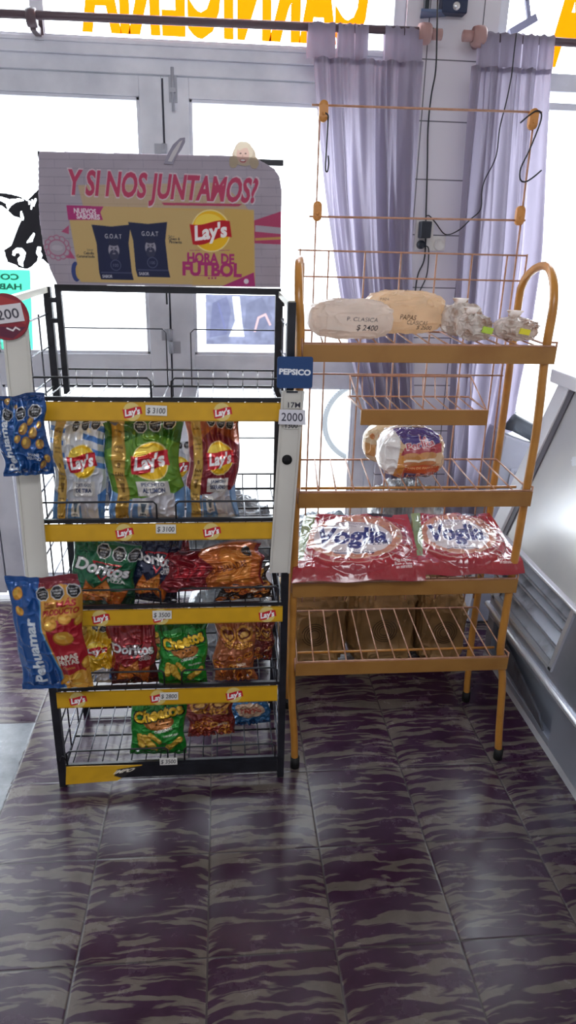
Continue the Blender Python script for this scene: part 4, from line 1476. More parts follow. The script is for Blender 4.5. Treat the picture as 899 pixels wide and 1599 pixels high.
# ================================================================== SNACK BAGS
def art_lays(top, top2, low, name1, name2, seed=1, stripes=False, a=1.5, W_=120):
    A = Art(W_, int(W_ * a), top)
    A.poly([(0, a), (1, a), (1, a * .75), (.55, a * .9), (0, a * .7)], top2)
    for k in range(7):
        A.poly([(.15 + .1 * k, a), (.2 + .1 * k, a), (.5 + .05 * k, a * .55)], top2, .35)
    if stripes:
        for k in range(4):
            y = a * (.55 + k * .11)
            A.poly([(0, y), (.3, y), (.3, y + .07), (0, y + .07)], '#4a7cc0')
            A.poly([(.6, y + .1), (1, y - .02), (1, y + .06), (.6, y + .18)], '#4a7cc0')
    A.poly([(0, 0), (1, 0), (1, a * .36), (.8, a * .28), (.5, a * .24), (.25, a * .26), (0, a * .34)], low)
    A.poly([(.28, 0), (.92, 0), (.85, a * .30), (.7, a * .33), (.45, a * .27), (.30, a * .27)], '#c9c7cc')
    A.poly([(.3, 0), (.58, 0), (.56, a * .20), (.32, a * .22)], low)
    # trophy badge
    A.poly([(.38, .08 * a), (.53, .08 * a), (.53, .22 * a), (.50, .25 * a), (.40, .25 * a), (.38, .22 * a)], '#e8e4dc')
    A.poly([(.435, .13 * a), (.475, .13 * a), (.485, .18 * a), (.50, .22 * a), (.41, .22 * a), (.425, .18 * a)], '#5a6a78')
    A.text('FIFA', .455, .105 * a, .035, '#3c4654', bold=.04, width=.09)
    lays_logo(A, .60, a * .62, .245)
    if name2:
        A.poly([(.38, a * .29), (.80, a * .29), (.80, a * .43), (.38, a * .43)], '#d9d5cf')
        A.text(name1, .59, a * .40, .05, '#3c4a6a', bold=.03, width=.30)
        A.text(name2, .59, a * .345, .062, '#2a3a66', bold=.045, width=.30)
        A.text('CONT. NETO 85 G', .59, a * .30, .022, '#66606a', width=.26)
    # gold promo ribbon
    A.rect(.10, 0, .265, a, '#b98f3c')
    A.rect(.115, 0, .25, a, '#c9a24e')
    for t_, y_, h_ in (('PROMO', .88, .03), ('GANA', .74, .03), ('CODIGO', .70, .022), ('8', .58, .06), ('FAN', .50, .055), ('MUNDO', .45, .03), ('FINAL', .26, .03), ('2026', .22, .035), ('PROMO', .08, .03)):
        A.text(t_, .183, a * y_, h_, '#5a3c1e', bold=.03, width=.11 if len(t_) > 1 else None)
    A.poly([(.165, a * .32), (.20, a * .32), (.205, a * .36), (.22, a * .41), (.145, a * .41), (.16, a * .36)], '#7a5a22')
    seal(A, .46, a * .945, .085, 3)
    return A


def art_doritos(bg, dark, flavor, a=1.35, W_=115, seals=True):
    A = Art(W_, int(W_ * a), bg)
    A.poly([(0, 0), (1, 0), (1, a * .35), (.5, a * .22), (0, a * .3)], dark)
    for k in range(5):
        A.line([(.1 * k, a), (.5 + .1 * k, a * .45)], .012, dark, .5)
    tri_chip(A, .32, a * .22, .26, 100); tri_chip(A, .70, a * .20, .26, 40, '#b85f22'); tri_chip(A, .52, a * .30, .22, 70, '#d08038')
    A.poly([(.30, a * .70), (.78, a * .70), (.52, a * .44)], '#c0202c')
    A.poly([(.34, a * .685), (.74, a * .685), (.52, a * .475)], dark)
    A.text('Doritos', .5, a * .62, .20, '#14161c', rot=-4, bold=.05, width=.90)
    A.text('Doritos', .5, a * .62, .175, '#e6e4e4', rot=-4, bold=.035, width=.86)
    A.text('SABOR', .74, a * .505, .04, '#e2e0dc', bold=.02, rot=-4)
    A.text(flavor, .74, a * .46, .06, '#e2e0dc', bold=.03, rot=-4, width=.26)
    if seals:
        seal(A, .44, a * .84, .115, 3)
    return A


def art_cheetos(a=1.45, W_=120):
    A = Art(W_, int(W_ * a), '#1c8a2c')
    A.poly([(0, a), (1, a), (1, a * .86), (.5, a * .93), (0, a * .82)], '#0f5c1c')
    A.poly([(0, 0), (1, 0), (1, a * .1), (0, a * .08)], '#14701f')
    for k in range(4):
        A.ell(.5, a * .70, .34 - k * .01, .26, '#157a22', alpha=.3)
    A.ell(.52, a * .58, .28, .15, '#9a5a24'); A.ell(.52, a * .58, .25, .12, '#c07a34')
    for k in range(6):
        A.ell(.36 + .065 * k, a * .58 + .04 * math.sin(k * 2.2), .018, .018, '#3a2210')
    A.text('Cheetos', .5, a * .72, .24, '#0e2a10', rot=14, bold=.09, width=.92)
    A.text('Cheetos', .5, a * .72, .22, '#f2c21e', rot=14, bold=.045, width=.86)
    A.text('ORIGINAL', .62, a * .46, .055, '#efece4', bold=.04, width=.34, rot=12, arc=0)
    A.text('SABOR QUESO', .76, a * .37, .035, '#e8e8d8', bold=.03, width=.28, rot=4)

    def puff(x, y, l, r, rot):
        for k in range(7):
            t = (k / 6 - .5) * l
            A.ell(x + t * math.cos(math.radians(rot)), y + t * math.sin(math.radians(rot)), r * (1 + .15 * math.sin(k * 2)), r * .95, '#a8761a')
        for k in range(7):
            t = (k / 6 - .5) * l * .94
            A.ell(x + t * math.cos(math.radians(rot)) - .004, y + t * math.sin(math.radians(rot)) + .008, r * .84, r * .78, '#dcae34' if k % 2 else '#e8c04c')
    puff(.20, a * .27, .20, .07, 100); puff(.36, a * .24, .28, .075, -55); puff(.46, a * .33, .2, .05, -40)
    puff(.80, a * .22, .26, .06, 35); puff(.68, a * .16, .1, .05, 60)
    return A


def art_rings(bg='#a8472c', a=1.3, W_=95, word='CHIZITOS'):
    A = Art(W_, int(W_ * a), bg)
    A.mottle(.2, (5, 4), 3)
    rg = random.Random(len(word) + int(a * 10))
    A.ell(.3, a * .76, .2, .16, '#d99c3e'); A.ell(.3, a * .76, .15, .11, '#6a2a20'); A.ell(.3, a * .74, .1, .05, '#e6b45c')
    A.ell(.72, a * .76, .2, .16, '#d99c3e'); A.ell(.72, a * .76, .15, .11, '#6a2a20'); A.ell(.72, a * .74, .1, .05, '#e6b45c')
    A.text(word, .55, a * .60, .10, '#2a1a14', bold=.06, width=.75, rot=-3); A.text(word, .55, a * .60, .09, '#eaa43a', bold=.03, width=.72, rot=-3)
    for _ in range(16):
        x, y, r = rg.uniform(.1, .9), rg.uniform(.05, .48) * a, rg.uniform(.06, .10)
        A.ell(x, y, r, r * .85, '#7c3018'); A.ell(x, y, r * .9, r * .75, rg.choice(['#d8862e', '#cc6e2a', '#e09c40'])); A.ell(x, y, r * .55, r * .42, '#8a3a20')
    A.text('SABOR', .7, a * .30, .05, '#f0dcc0', bold=.03)
    return A


def place(name, art, box, Y, zf, d, roll=0, lean=-8, yaw=0, seed=1, label='', group='snack bags on the black rack', crumple=1.0, squash=0.0, mats=None, backcol='#9a9aa0', cat='snack bag', hfix=None):
    x0, y0, x1, y1 = box
    c = at((x0 + x1) / 2, y0, Y)
    bl, br = at(x0, (y0 + y1) / 2, Y), at(x1, (y0 + y1) / 2, Y)
    w = br[0] - bl[0]
    z = zf if zf is not None else at((x0 + x1) / 2, y1, Y)[2]
    h = c[2] - z if hfix is None else hfix
    return bag(name, art, w * 1.04, h, d, ((bl[0] + br[0]) / 2, Y, z + .002), (lean, roll, yaw), seed, mats, label, cat, group, crumple, backcol, squash)


F2, F3, F4, F5 = .832, .578, .316, .046     # wire floors
G = 'snack bags on the black rack'
# shelf 2
place('snack_bag', art_lays('#c9ccd2', '#dfe2e6', '#5a88bc', 'CORTE ASADO', 'DE TIRA', stripes=True, a=1.62), (76, 658, 160, 812), 1.80, F2, .030, roll=2, seed=3, lean=-5,
      label="silver and blue striped crisp bag marked ASADO DE TIRA, left on the second shelf")
place('snack_bag', art_lays('#9aa8bc', '#c4ccd8', '#3c5c8c', '', '', stripes=True, a=1.6), (118, 664, 178, 800), 1.93, F2, .022, roll=-5, seed=14, lean=-4,
      label="blue striped silver crisp bag behind the DE TIRA bag")
place('snack_bag', art_lays('#5f8c26', '#35661c', '#6e98c8', 'PECHITO', 'AL LIMON', a=1.42), (168, 658, 286, 812), 1.80, F2, .032, roll=-1, seed=5, lean=-5,
      label="large green crisp bag with yellow disc logo, middle of the second shelf", crumple=1.4)
place('snack_bag', art_lays('#c4c6cc', '#e2e4e8', '#7ea2c8', '', '', a=1.5), (236, 690, 300, 812), 1.93, F2, .022, roll=3, seed=15, lean=-4,
      label="silvery pale blue crisp bag behind the large green one on the second shelf")
place('snack_bag', art_lays('#7c1c2c', '#a8542c', '#6f96c0', 'JAMON', 'SERRANO', a=1.62), (290, 654, 372, 790), 1.83, F2, .034, roll=1, seed=6, lean=-5,
      label="maroon crisp bag with yellow disc, right end of the second shelf", crumple=1.2)
# shelf 3
place('snack_bag', art_doritos('#16603c', '#0e3a28', 'PIZZA', a=1.15), (100, 846, 202, 948), 1.80, F3, .030, roll=10, seed=8, lean=-6,
      label='dark green tortilla chip bag marked PIZZA tilted on the third shelf')
place('snack_bag', art_doritos('#1c2440', '#12162a', 'QUESO', a=1.3, seals=False), (192, 826, 272, 946), 1.83, F3, .028, roll=9, seed=9, lean=-4,
      label='navy tortilla chip bag beside the green PIZZA bag')
A = art_doritos('#22283c', '#5a1c20', '', a=1.2, seals=False)
place('snack_bag', A, (180, 840, 240, 930), 1.97, F3, .022, roll=3, seed=10, lean=-4, label='dark tortilla chip bag half hidden at the back of the third shelf')
place('snack_bag', art_doritos('#6a1820', '#3a1216', '', a=.9, seals=False), (238, 838, 292, 930), 1.99, F3, .02, roll=4, seed=21, lean=-4, label='dark red bag behind the navy tortilla chip bag')
A = art_rings('#c86a22', a=.6, W_=150, word='RUFFLES'[:0] + 'PICANTE')
A = Art(160, 80, '#7c1622')
A.poly([(.42, 0), (.98, .0), (.95, .5), (.38, .5), (.48, .25)], '#b8642a'); A.poly([(.55, .1), (.9, .05), (.85, .4), (.6, .44)], '#d98f3a', .7)
A.text("Lay's", .26, .26, .16, '#b82c38', bold=.03, width=.3, rot=4); A.text('ACANALADAS', .62, .25, .07, '#6a2a18', bold=.04, width=.4, rot=8)
A.ell(.86, .40, .05, .05, '#101014'); A.text('EXCESO', .86, .40, .02, '#e0e0e0')
p = at(335, 880, 1.80)
bag('snack_bag', A, .29, .125, .034, (p[0], 1.80, F3 + .052), (-16, -4, 0), 22, None, 'shiny maroon and orange bag lying sideways on top of others, third shelf', 'snack bag', G, crumple=2.4)
place('snack_bag', art_rings('#2a1c1a', a=.8, W_=90, word='BBQ'), (338, 890, 424, 946), 1.83, F3, .026, roll=-4, seed=24, lean=-14, crumple=1.8, label='black and orange bag under the lying maroon one, right end of the third shelf')
A = Art(90, 60, '#9ab8a8'); A.mottle(.25, (4, 5), 5); A.poly([(.1, .1), (.5, .05), (.45, .4), (.12, .5)], '#2e8a4c'); A.poly([(.6, .15), (.9, .1), (.9, .5), (.62, .5)], '#4c96a8')
place('snack_bag', A, (244, 896, 336, 948), 1.90, F3, .022, seed=25, lean=-20, crumple=2, label='pale green and silver bag lying at the middle of the third shelf')
A = Art(60, 40, '#4a1c22'); A.mottle(.3, (3, 3), 7); A.text('3D', .5, .33, .2, '#c8a070', bold=.03)
place('snack_bag', A, (112, 900, 150, 946), 1.93, F3, .018, seed=26, lean=-10, crumple=1.5, label='small dark brown bag behind the green PIZZA bag')
# shelf 4
A = art_lays('#d8a818', '#e8c43c', '#5c86c0', '', '', a=1.9, W_=90)
place('snack_bag', A, (112, 980, 176, 1072), 1.82, F4, .028, roll=4, seed=31, lean=-4, crumple=1.8, label="yellow crisp bag with blue foot, left on the fourth shelf")
place('snack_bag', art_doritos('#8e1a22', '#4a1016', 'QUESO', a=1.25, W_=110, seals=False), (172, 974, 246, 1072), 1.81, F4, .030, roll=-1, seed=32, lean=-4, label='red tortilla chip bag on the fourth shelf')
place('snack_bag', art_cheetos(1.35), (246, 972, 322, 1070), 1.80, F4, .030, roll=2, seed=33, lean=-4, label='green cheese puff bag at the front of the fourth shelf')
place('snack_bag', art_cheetos(1.35, 80), (226, 968, 282, 1060), 1.93, F4, .024, roll=-4, seed=34, lean=-4, label='green cheese puff bag at the back of the fourth shelf, behind the red one')
place('snack_bag', art_rings('#a8603a', a=1.3, word='CHEESE'), (334, 966, 398, 1072), 1.81, F4, .030, roll=0, seed=35, lean=-4, crumple=1.6, label='orange brown bag with ring pictures on the fourth shelf')
place('snack_bag', art_rings('#7a2c24', a=1.5, W_=70, word='TRIX'[:0] + 'SNACK'), (386, 972, 426, 1060), 1.92, F4, .022, roll=2, seed=36, lean=-4, crumple=1.3, label='dark red bag at the right end of the fourth shelf')
# shelf 5
place('snack_bag', art_cheetos(1.25), (200, 1092, 288, 1188), 1.82, F5, .034, roll=2, seed=41, lean=-10, label='green cheese puff bag marked ORIGINAL on the bottom shelf')
place('snack_bag', art_rings('#8a2c20', a=1.0, W_=90, word='CHIZI'), (292, 1086, 368, 1166), 1.90, F5, .028, roll=-3, seed=42, lean=-10, crumple=1.6, label='red bag with orange rings on the bottom shelf')
A = Art(80, 64, '#2a6a9c'); A.mottle(.15, (4, 4), 3); A.ell(.5, .45, .35, .2, '#c9a88a'); A.text('PAPAS', .5, .45, .12, '#a83a2a', bold=.04); A.rect(0, 0, 1, .12, '#1e4e80')
place('snack_bag', A, (362, 1090, 422, 1148), 1.95, F5, .024, roll=-4, seed=43, lean=-10, crumple=1.8, label='bright blue bag at the right end of the bottom shelf')

# --- Pehuamar bags hanging on the left clip rail
a = 1.42
A = Art(110, int(110 * a), '#164c8c')
A.poly([(.0, a), (1, a), (1, a * .9), (0, a * .95)], '#123c74')
for x, y, r in ((.1, 1.30, .05), (.28, 1.33, .06), (.45, 1.24, .05), (.6, .86, .11), (.78, .78, .10), (.62, .62, .12), (.86, .58, .09), (.46, .70, .08), (.74, .98, .07), (.9, .9, .06), (.9, .3, .08), (.8, .2, .07)):
    chip(A, x, y, r, '#b08a4a', rot=x * 90, sq=.75)
A.line([(.34, a), (.44, .9), (.34, .45), (.36, 0)], .012, '#4a8ac0')
A.text('Pehuamar', .19, .62, .17, '#e8eef2', rot=90, bold=.03, width=1.0)
seal(A, .27, 1.12, .115, 3, .27)
A.text('MANI', .68, .40, .055, '#d8dce0', bold=.03, width=.2, rot=-8); A.text('PELADO', .66, .33, .055, '#d8dce0', bold=.03, width=.26, rot=-8)
YH = 1.675
a0, a1 = at(-2, 680, YH), at(78, 680, YH)
zt_, zb_ = at(35, 616, YH)[2], at(35, 742, YH)[2]
bag('hanging_snack_bag', A, a1[0] - a0[0], zt_ - zb_, .022, ((a0[0] + a1[0]) / 2, YH, zb_), (0, -2, 4), 51, None, 'blue peeled peanut bag clipped to the upper left rail', 'snack bag', 'snack bags clipped to the left rail')
a = 1.62
A = Art(130, int(130 * a * 1.0), '#155096')
A.poly([(.46, a), (1, a), (1, a * .9), (.75, a * .93), (.44, a * .9)], '#7c1e2c')
A.poly([(.44, a * .90), (.75, a * .93), (1, a * .88), (1, 0), (.60, 0), (.60, .3), (.52, .65), (.44, 1.0)], '#d3993a')
A.poly([(.50, 1.06), (.98, 1.06), (1.0, .9), (1, .5), (.95, .28), (.62, .22), (.60, .5), (.52, .75)], '#b0222e')
A.line([(.43, a * .92), (.44, .95), (.53, .62), (.60, .3), (.60, 0)], .02, '#5aa0cc')
for x, y, r, ro in ((.58, 1.00, .11, 10), (.78, 1.06, .09, -20), (.96, 1.02, .08, 60), (.74, .80, .15, -8), (.14, 1.40, .09, 60), (.14, 1.18, .07, -60), (.66, .12, .11, 20), (.84, .18, .14, 40), (.97, .40, .09, 70), (.80, .05, .14, 0)):
    chip(A, x, y, r, '#e0a23a', rot=ro)
A.text('Pehuamar', .27, .62, .15, '#e4ecf2', rot=90, bold=.035, width=.95)
A.text('NUEVO', .56, 1.29, .035, '#8a1c20', bold=.04, width=.12); A.text('TAMAÑO', .57, 1.24, .032, '#8a1c20', bold=.04, width=.14)
A.text('MÁS', .80, 1.265, .075, '#b0222e', bold=.05, width=.25); A.text('PRODUCTO', .72, 1.165, .07, '#b0222e', bold=.05, width=.48)
A.text('PAPAS', .74, .52, .07, '#f2ead8', bold=.04, width=.28, rot=5); A.text('FRITAS', .74, .44, .07, '#f2ead8', bold=.04, width=.28, rot=5)
A.text('Clasicas', .72, .345, .04, '#d89c4a', bold=.02, rot=4)
seal(A, .49, 1.41, .095, 3, .205)
a0, a1 = at(22, 985, YH), at(138, 985, YH)
zt_, zb_ = at(80, 898, YH)[2], at(80, 1073, YH)[2]
bag('hanging_snack_bag', A, a1[0] - a0[0], zt_ - zb_, .026, ((a0[0] + a1[0]) / 2 + .005, YH - .005, zb_), (0, -2.5, -3), 52, None, 'tall blue and yellow PAPAS FRITAS bag clipped to the left rail foot', 'snack bag', 'snack bags clipped to the left rail')

# ================================================================== OCHRE RACK
YA, YB_ = 1.79, 2.10
rk = empty('bread_display_rack', (.54, 1.95, 0), 'ochre painted tubular bread rack with wire shelves and tall wire back', 'display rack')
b = MB()


def smooth(pts, n=5):
    P = [np.array(p, float) for p in pts]
    Q = []
    for i in range(len(P) - 1):
        p0, p1, p2, p3 = P[max(i - 1, 0)], P[i], P[i + 1], P[min(i + 2, len(P) - 1)]
        for t in np.linspace(0, 1, n, endpoint=False):
            Q.append(.5 * ((2 * p1) + (-p0 + p2) * t + (2 * p0 - 5 * p1 + 4 * p2 - p3) * t * t + (-p0 + 3 * p1 - 3 * p2 + p3) * t ** 3))
    Q.append(P[-1])
    return Q


Rt = .0115
rightp = [(.882, YA, .012), (.872, YA, .12), (.858, YA, .30), (.838, YA, .40), (.836, YA, .55), (.842, YA, .90), (.845, YA, 1.10), (.838, YA, 1.30), (.842, YA + .005, 1.42), (.848, YA + .045, 1.485), (.86, YA + .12, 1.512), (.87, YA + .22, 1.50), (.874, YB_ - .02, 1.46), (.876, YB_, 1.38), (.876, YB_, 1.0), (.872, YB_, .5), (.87, YB_, .25), (.878, YB_, .012)]
emit('side_frame', MB().tube(smooth(rightp), Rt, 10), YPAINT, rk)
leftp = [(.217, YA, .012), (.212, YA, .12), (.198, YA, .35), (.196, YA, .9), (.196, YA, 1.30), (.19, YA + .005, 1.42), (.192, YA + .045, 1.485), (.2, YA + .12, 1.512), (.215, YA + .22, 1.50), (.222, YB_ - .02, 1.46), (.225, YB_, 1.38), (.225, YB_, .5), (.222, YB_, .012)]
emit('side_frame', MB().tube(smooth(leftp), Rt, 10), YPAINT, rk)
for x, y in ((.882, YA), (.878, YB_), (.217, YA), (.222, YB_)):
    emit('rubber_foot', MB().tube([(x, y, 0), (x, y, .04)], .0145, 12), RUBBER, rk)
shl = [(1.318, .205, .853), (.925, .205, .848), (.655, .195, .845), (.392, .212, .853)]
for i, (z, x0, x1) in enumerate(shl):
    xb0, xb1 = .235, .868
    b = MB()
    b.tube([(x0, YA - .012, z), (x1, YA - .012, z), (xb1, YB_ - .01, z), (xb0, YB_ - .01, z)], .0032, 6, closed=True)
    b.tube([(x0, YA - .014, z + .002), (x1, YA - .014, z + .002)], .0035, 6)
    n = 13 if i != 0 else 14
    for k in range(1, n):
        t = k / n
        b.wire((x0 + (x1 - x0) * t, YA - .012, z + .002), (xb0 + (xb1 - xb0) * t, YB_ - .01, z + .002), .0022)
    # end loops of the tray
    for xx, s_ in ((x0, -1), (x1, 1)):
        b.tube([(xx + s_ * .004, YA - .012, z - .03), (xx + s_ * .006, YA - .012, z + .012), (xx + s_ * .002, YA + .05, z + .004)], .003, 6)
    sh = emit('wire_shelf', b, YWIRE, rk)
    emit('lip', MB().prismx([(YA - .018, z - .043), (YA - .014, z - .043), (YA - .010, z - .001), (YA - .020, z + .001)], x0 - .004, x1 + .005), YLIP, sh, bevel=.001)
    emit('support_bar', MB().tube([(x0 + .01, YA + .06, z - .012), (x1 - .01, YA + .06, z - .012)], .004, 6), YPAINT, sh)
# small basket
z = 1.125
b = MB()
bx0, bx1, by0, by1 = .385, .742, 1.90, YB_ - .01
b.tube([(bx0, by0, z), (bx1, by0, z), (bx1 + .012, by1, z), (bx0 - .008, by1, z)], .0028, 6, closed=True)
b.tube([(bx0 - .004, by1, z + .062), (bx1 + .012, by1, z + .062)], .003, 6)
b.tube([(bx0 - .004, by1, z + .062), (bx0, by0, z)], .0024, 6).tube([(bx1 + .012, by1, z + .062), (bx1, by0, z)], .0024, 6)
for k in range(11):
    t = k / 10
    b.tube([(bx0 + (bx1 - bx0) * t, by0, z), (bx0 - .004 + (bx1 - bx0 + .016) * t, by1 - .02, z + .001), (bx0 - .004 + (bx1 - bx0 + .016) * t, by1, z + .062)], .002, 6)
sh = emit('small_basket', b, YWIRE, rk)
emit('lip', MB().prismx([(by0 - .006, z - .042), (by0 - .002, z - .042), (by0 + .002, z), (by0 - .008, z + .002)], bx0 - .003, bx1 + .004), YLIP, sh, bevel=.001)
# wire back
b = MB()
YG = YB_ + .004
for z, xa, xb in ((1.466, .215, .890), (1.536, .215, .885), (1.189, .24, .86), (.80, .235, .87), (.50, .235, .87)):
    b.wire((xa, YG, z), (xb, YG, z), .0028)
b.tube([(.222, YG, 1.466), (.222, YG, 1.54)], .0026, 6)
b.tube([(.885, YG, 1.466), (.885, YG, 1.54)], .0026, 6)
for k in range(6):
    x = .3035 + k * .1045
    b.wire((x, YG, .42), (x, YG, 1.538), .0026)
b.tube([(.262, YG, .42), (.264, YG, 1.9)], .0028, 6)
b.tube([(.858, YG, .42), (.852, YG, 1.9)], .0028, 6)
b.tube([(.242, YG, 1.896), (.872, YG, 1.902)], .0032, 6)
b.tube([(.244, YG, 1.624), (.865, YG, 1.630)], .0032, 6)
emit('wire_back', b, YWIRE, rk)
for x, z in ((.273, 1.882), (.848, 1.884), (.266, 1.638), (.846, 1.642)):
    b = MB().lathe([(0, -.011), (.012, -.011), (.012, .003), (0, .003)], (x, YG, z + .014), 14, 'y')
    b.box((x - .012, YG - .012, z - .014), (x + .012, YG + .004, z + .014))
    b.lathe([(0, -.011), (.012, -.011), (.012, .003), (0, .003)], (x, YG, z - .014), 14, 'y')
    b.lathe([(0, -.0145), (.004, -.0145), (.005, -.012)], (x, YG, z - .006), 10, 'y')
    emit('plastic_clip', b, ORPLAST, rk)

# S hooks
for pts, lb in (([(507, 176), (512, 180), (512, 190), (510, 225), (508, 262), (511, 268), (513, 255), (512, 243)], 'thin black wire hook hanging from the left of the top wire'),
                ([(812, 192), (826, 180), (838, 173), (845, 178), (842, 195), (826, 235), (813, 262), (812, 280), (820, 284), (832, 277), (845, 266)], 'large bent black wire hook hanging from the right end of the top wire')):
    P = [at(x, y, YG - .012) for x, y in pts]
    emit('wire_hook', MB().tube(smooth(P, 4), .0022, 6), BLACK, loc=tuple(P[0]), label=lb, cat='hook')


# ------------------------------------------------------------------ bread in plastic bags
def blob(name, art, c, r, loc_z, seed, mats, label, cat, group=None, ex=.7, crumple=1.0, twist=None, roll=0, yaw=0, nu=150, nv=90):
    """rounded filled bag: superellipsoid with creases; art printed on its front"""
    rg = np.random.RandomState(seed)
    t = np.linspace(-1, 1, nu)
    uf = -np.arccos(np.clip(np.sign(t) * np.abs(t) ** (1 / ex), -1, 1))        # evenly spread over the front
    u = np.sort(np.concatenate([uf, np.linspace(-PI, PI, nu // 2), np.linspace(0, PI, nu // 4)]))
    nu = len(u)
    t = np.linspace(-1, 1, nv)
    v = np.sort(np.concatenate([np.arcsin(np.clip(np.sign(t) * np.abs(t) ** (1 / ex), -1, 1)), np.linspace(-PI / 2, PI / 2, nv // 2)]))
    nv = len(v)
    u0, v0 = u, v
    u = u[None, :]
    v = v[:, None]
    sg = lambda x, e: np.sign(x) * np.abs(x) ** e
    X = sg(np.cos(v), ex) * sg(np.cos(u), ex)
    Y = sg(np.cos(v), ex) * sg(np.sin(u), ex)
    Z = sg(np.sin(v), ex) + 0 * u
    iv = np.clip(((v0 / PI + .5) * 199).astype(int), 0, 199)
    iu = np.clip(((u0 / PI + 1) * 249).astype(int), 0, 499)
    n1, n2, n3 = (smooth_noise(200, 500, cc_, seed + i)[iv][:, iu] for i, cc_ in enumerate(((6, 12), (13, 26), (26, 50))))
    w = np.clip((PI - np.abs(u)) / .6, 0, 1)     # same at the seam
    dsp = 1 + crumple * w * (.07 * ((1 - np.abs(n1 - .5) * 2) ** 3 - .4) + .045 * ((1 - np.abs(n2 - .5) * 2) ** 4 - .3) + .02 * (n3 - .5))
    P = np.stack([X * dsp * r[0], Y * dsp * r[1], Z * dsp * r[2] * np.where(Z < 0, .96, 1)], -1)
    g = art.grid()
    H, W_ = g.shape[:2]
    ui = np.clip(((P[..., 0] / r[0] + 1) / 2 * (W_ - 1)).round().astype(int), 0, W_ - 1)
    vi = np.clip(((P[..., 2] / r[2] + 1) / 2 * (H - 1)).round().astype(int), 0, H - 1)
    col = g[vi, ui]
    flip = (P[..., 1] > 0)
    base = g[2, 2]
    col = np.where(flip[..., None], base, col)
    q = grid_mesh('', P, col, None)
    o = quick_mesh(name, [(*q, 0)], mats)
    o.location = (c[0], c[1], loc_z + r[2] * .97)
    o.rotation_euler = (0, math.radians(roll), math.radians(yaw))
    tag(o, label, cat, group)
    return o


GB = 'white bread bags on the top ochre shelf'
A = Art(150, 80, '#f0e4da'); A.mottle(.08, (4, 6), 9)
A.text('P. CLASICA', .60, .30, .055, '#3a3440', width=.36, shear=.1, rot=-2); A.text('$ 2400', .66, .19, .075, '#2a2430', width=.25, shear=.15, rot=-2, bold=.01)
x0, x1 = at(479, 500, 1.90)[0], at(606, 500, 1.90)[0]
zt_ = at(540, 468, 1.88)[2]
blob('bread_bag', A, ((x0 + x1) / 2, 1.875), ((x1 - x0) / 2, .07, (zt_ - 1.322) / 2), 1.324, 61, BREADBAG, 'plump white bread bag marked P. CLASICA $ 2400, left on the top shelf', 'bread bag', GB, ex=.62, nu=240, nv=130)
A = Art(150, 90, '#eed8bc'); A.mottle(.10, (4, 6), 12)
A.text('PAPAS', .50, .26, .07, '#5a4438', width=.2, shear=.1, rot=-4, bold=.01); A.text('CLASICAS', .62, .185, .06, '#5a4438', width=.26, shear=.1, rot=-4); A.text('$ 2600', .72, .115, .06, '#3a2c2c', width=.2, shear=.1, rot=-4)
A.text('PAN', .2, .50, .04, '#8a7468', rot=4)
x0, x1 = at(570, 500, 1.99)[0], at(692, 500, 1.99)[0]
zt_ = at(630, 456, 1.98)[2]
blob('bread_bag', A, ((x0 + x1) / 2, 2.015), ((x1 - x0) / 2, .065, (zt_ - 1.322) / 2), 1.324, 62, BREADBAG, 'tan plastic bread bag marked PAPAS CLASICAS $ 2600, behind the first', 'bread bag', GB, ex=.6, nu=240, nv=130)
CL = mat('loose_clear_bag', '#f0e8e2', rough=.18, coat=.7, transl=.4, noise=(26, '#b89a86', .45, .62), bump=(40, .7, .01))
for (x, y0, y1, w, Y, sd, lb) in ((716, 476, 531, 62, 1.97, 63, 'small knotted clear bag of rolls right of the PAPAS CLASICAS bag'), (735, 492, 533, 52, 1.87, 66, 'knobbly clear bag of rolls with a green price sticker'), (802, 497, 533, 64, 1.88, 64, 'low clear bag of rolls with a yellow sticker at the right shelf end')):
    c = at(x, y1, Y)
    wx = at(x + w / 2, y1, Y)[0] - c[0]
    hz = at(x, y0, Y)[2] - 1.322
    o = blob('roll_bag', Art(10, 10, '#cfc4bc'), (c[0], Y), (wx, .05, hz / 2), 1.324, sd, CL, lb, 'bread bag', 'small clear bags of rolls on the top ochre shelf', ex=.8, crumple=2.6)
    o.data.materials.clear(); o.data.materials.append(CL)
    b = MB()
    n = 10
    vs = []
    zc_ = 1.324 + hz * .9
    for i_, (rr, dz) in enumerate(((.018, -.008), (.007, .004), (.016, .014), (.022, .024))):
        for k in range(n):
            t = 2 * PI * k / n
            q_ = rr * (1 + .35 * math.sin(3 * t + i_))
            vs.append((c[0] - .01 + q_ * math.cos(t), Y + q_ * math.sin(t) * .7, zc_ + dz + .004 * math.sin(5 * t)))
    b.add(vs, [(i_ * n + k, i_ * n + (k + 1) % n, (i_ + 1) * n + (k + 1) % n, (i_ + 1) * n + k) for i_ in range(3) for k in range(n)], True)
    k_ = emit('knot', b, CL, o)
    k_.location = (0, 0, 0)
    if sd != 63:
        c2 = '#e8e23a' if sd == 64 else '#b8d84a'
        s_ = emit('price_sticker', MB().hexa([(c[0] - .012 + (.018 if sd == 66 else 0), Y - .058, 1.324 + hz * .38), (c[0] + .016 + (.018 if sd == 66 else 0), Y - .056, 1.324 + hz * .30), (c[0] + .016 + (.018 if sd == 66 else 0), Y - .054, 1.324 + hz * .30), (c[0] - .012 + (.018 if sd == 66 else 0), Y - .052, 1.324 + hz * .38),
                                      (c[0] - .008 + (.018 if sd == 66 else 0), Y - .056, 1.324 + hz * .62), (c[0] + .020 + (.018 if sd == 66 else 0), Y - .054, 1.324 + hz * .54), (c[0] + .020 + (.018 if sd == 66 else 0), Y - .052, 1.324 + hz * .54), (c[0] - .008 + (.018 if sd == 66 else 0), Y - .050, 1.324 + hz * .62)]), mat('fluo_sticker', c2, rough=.5), o)

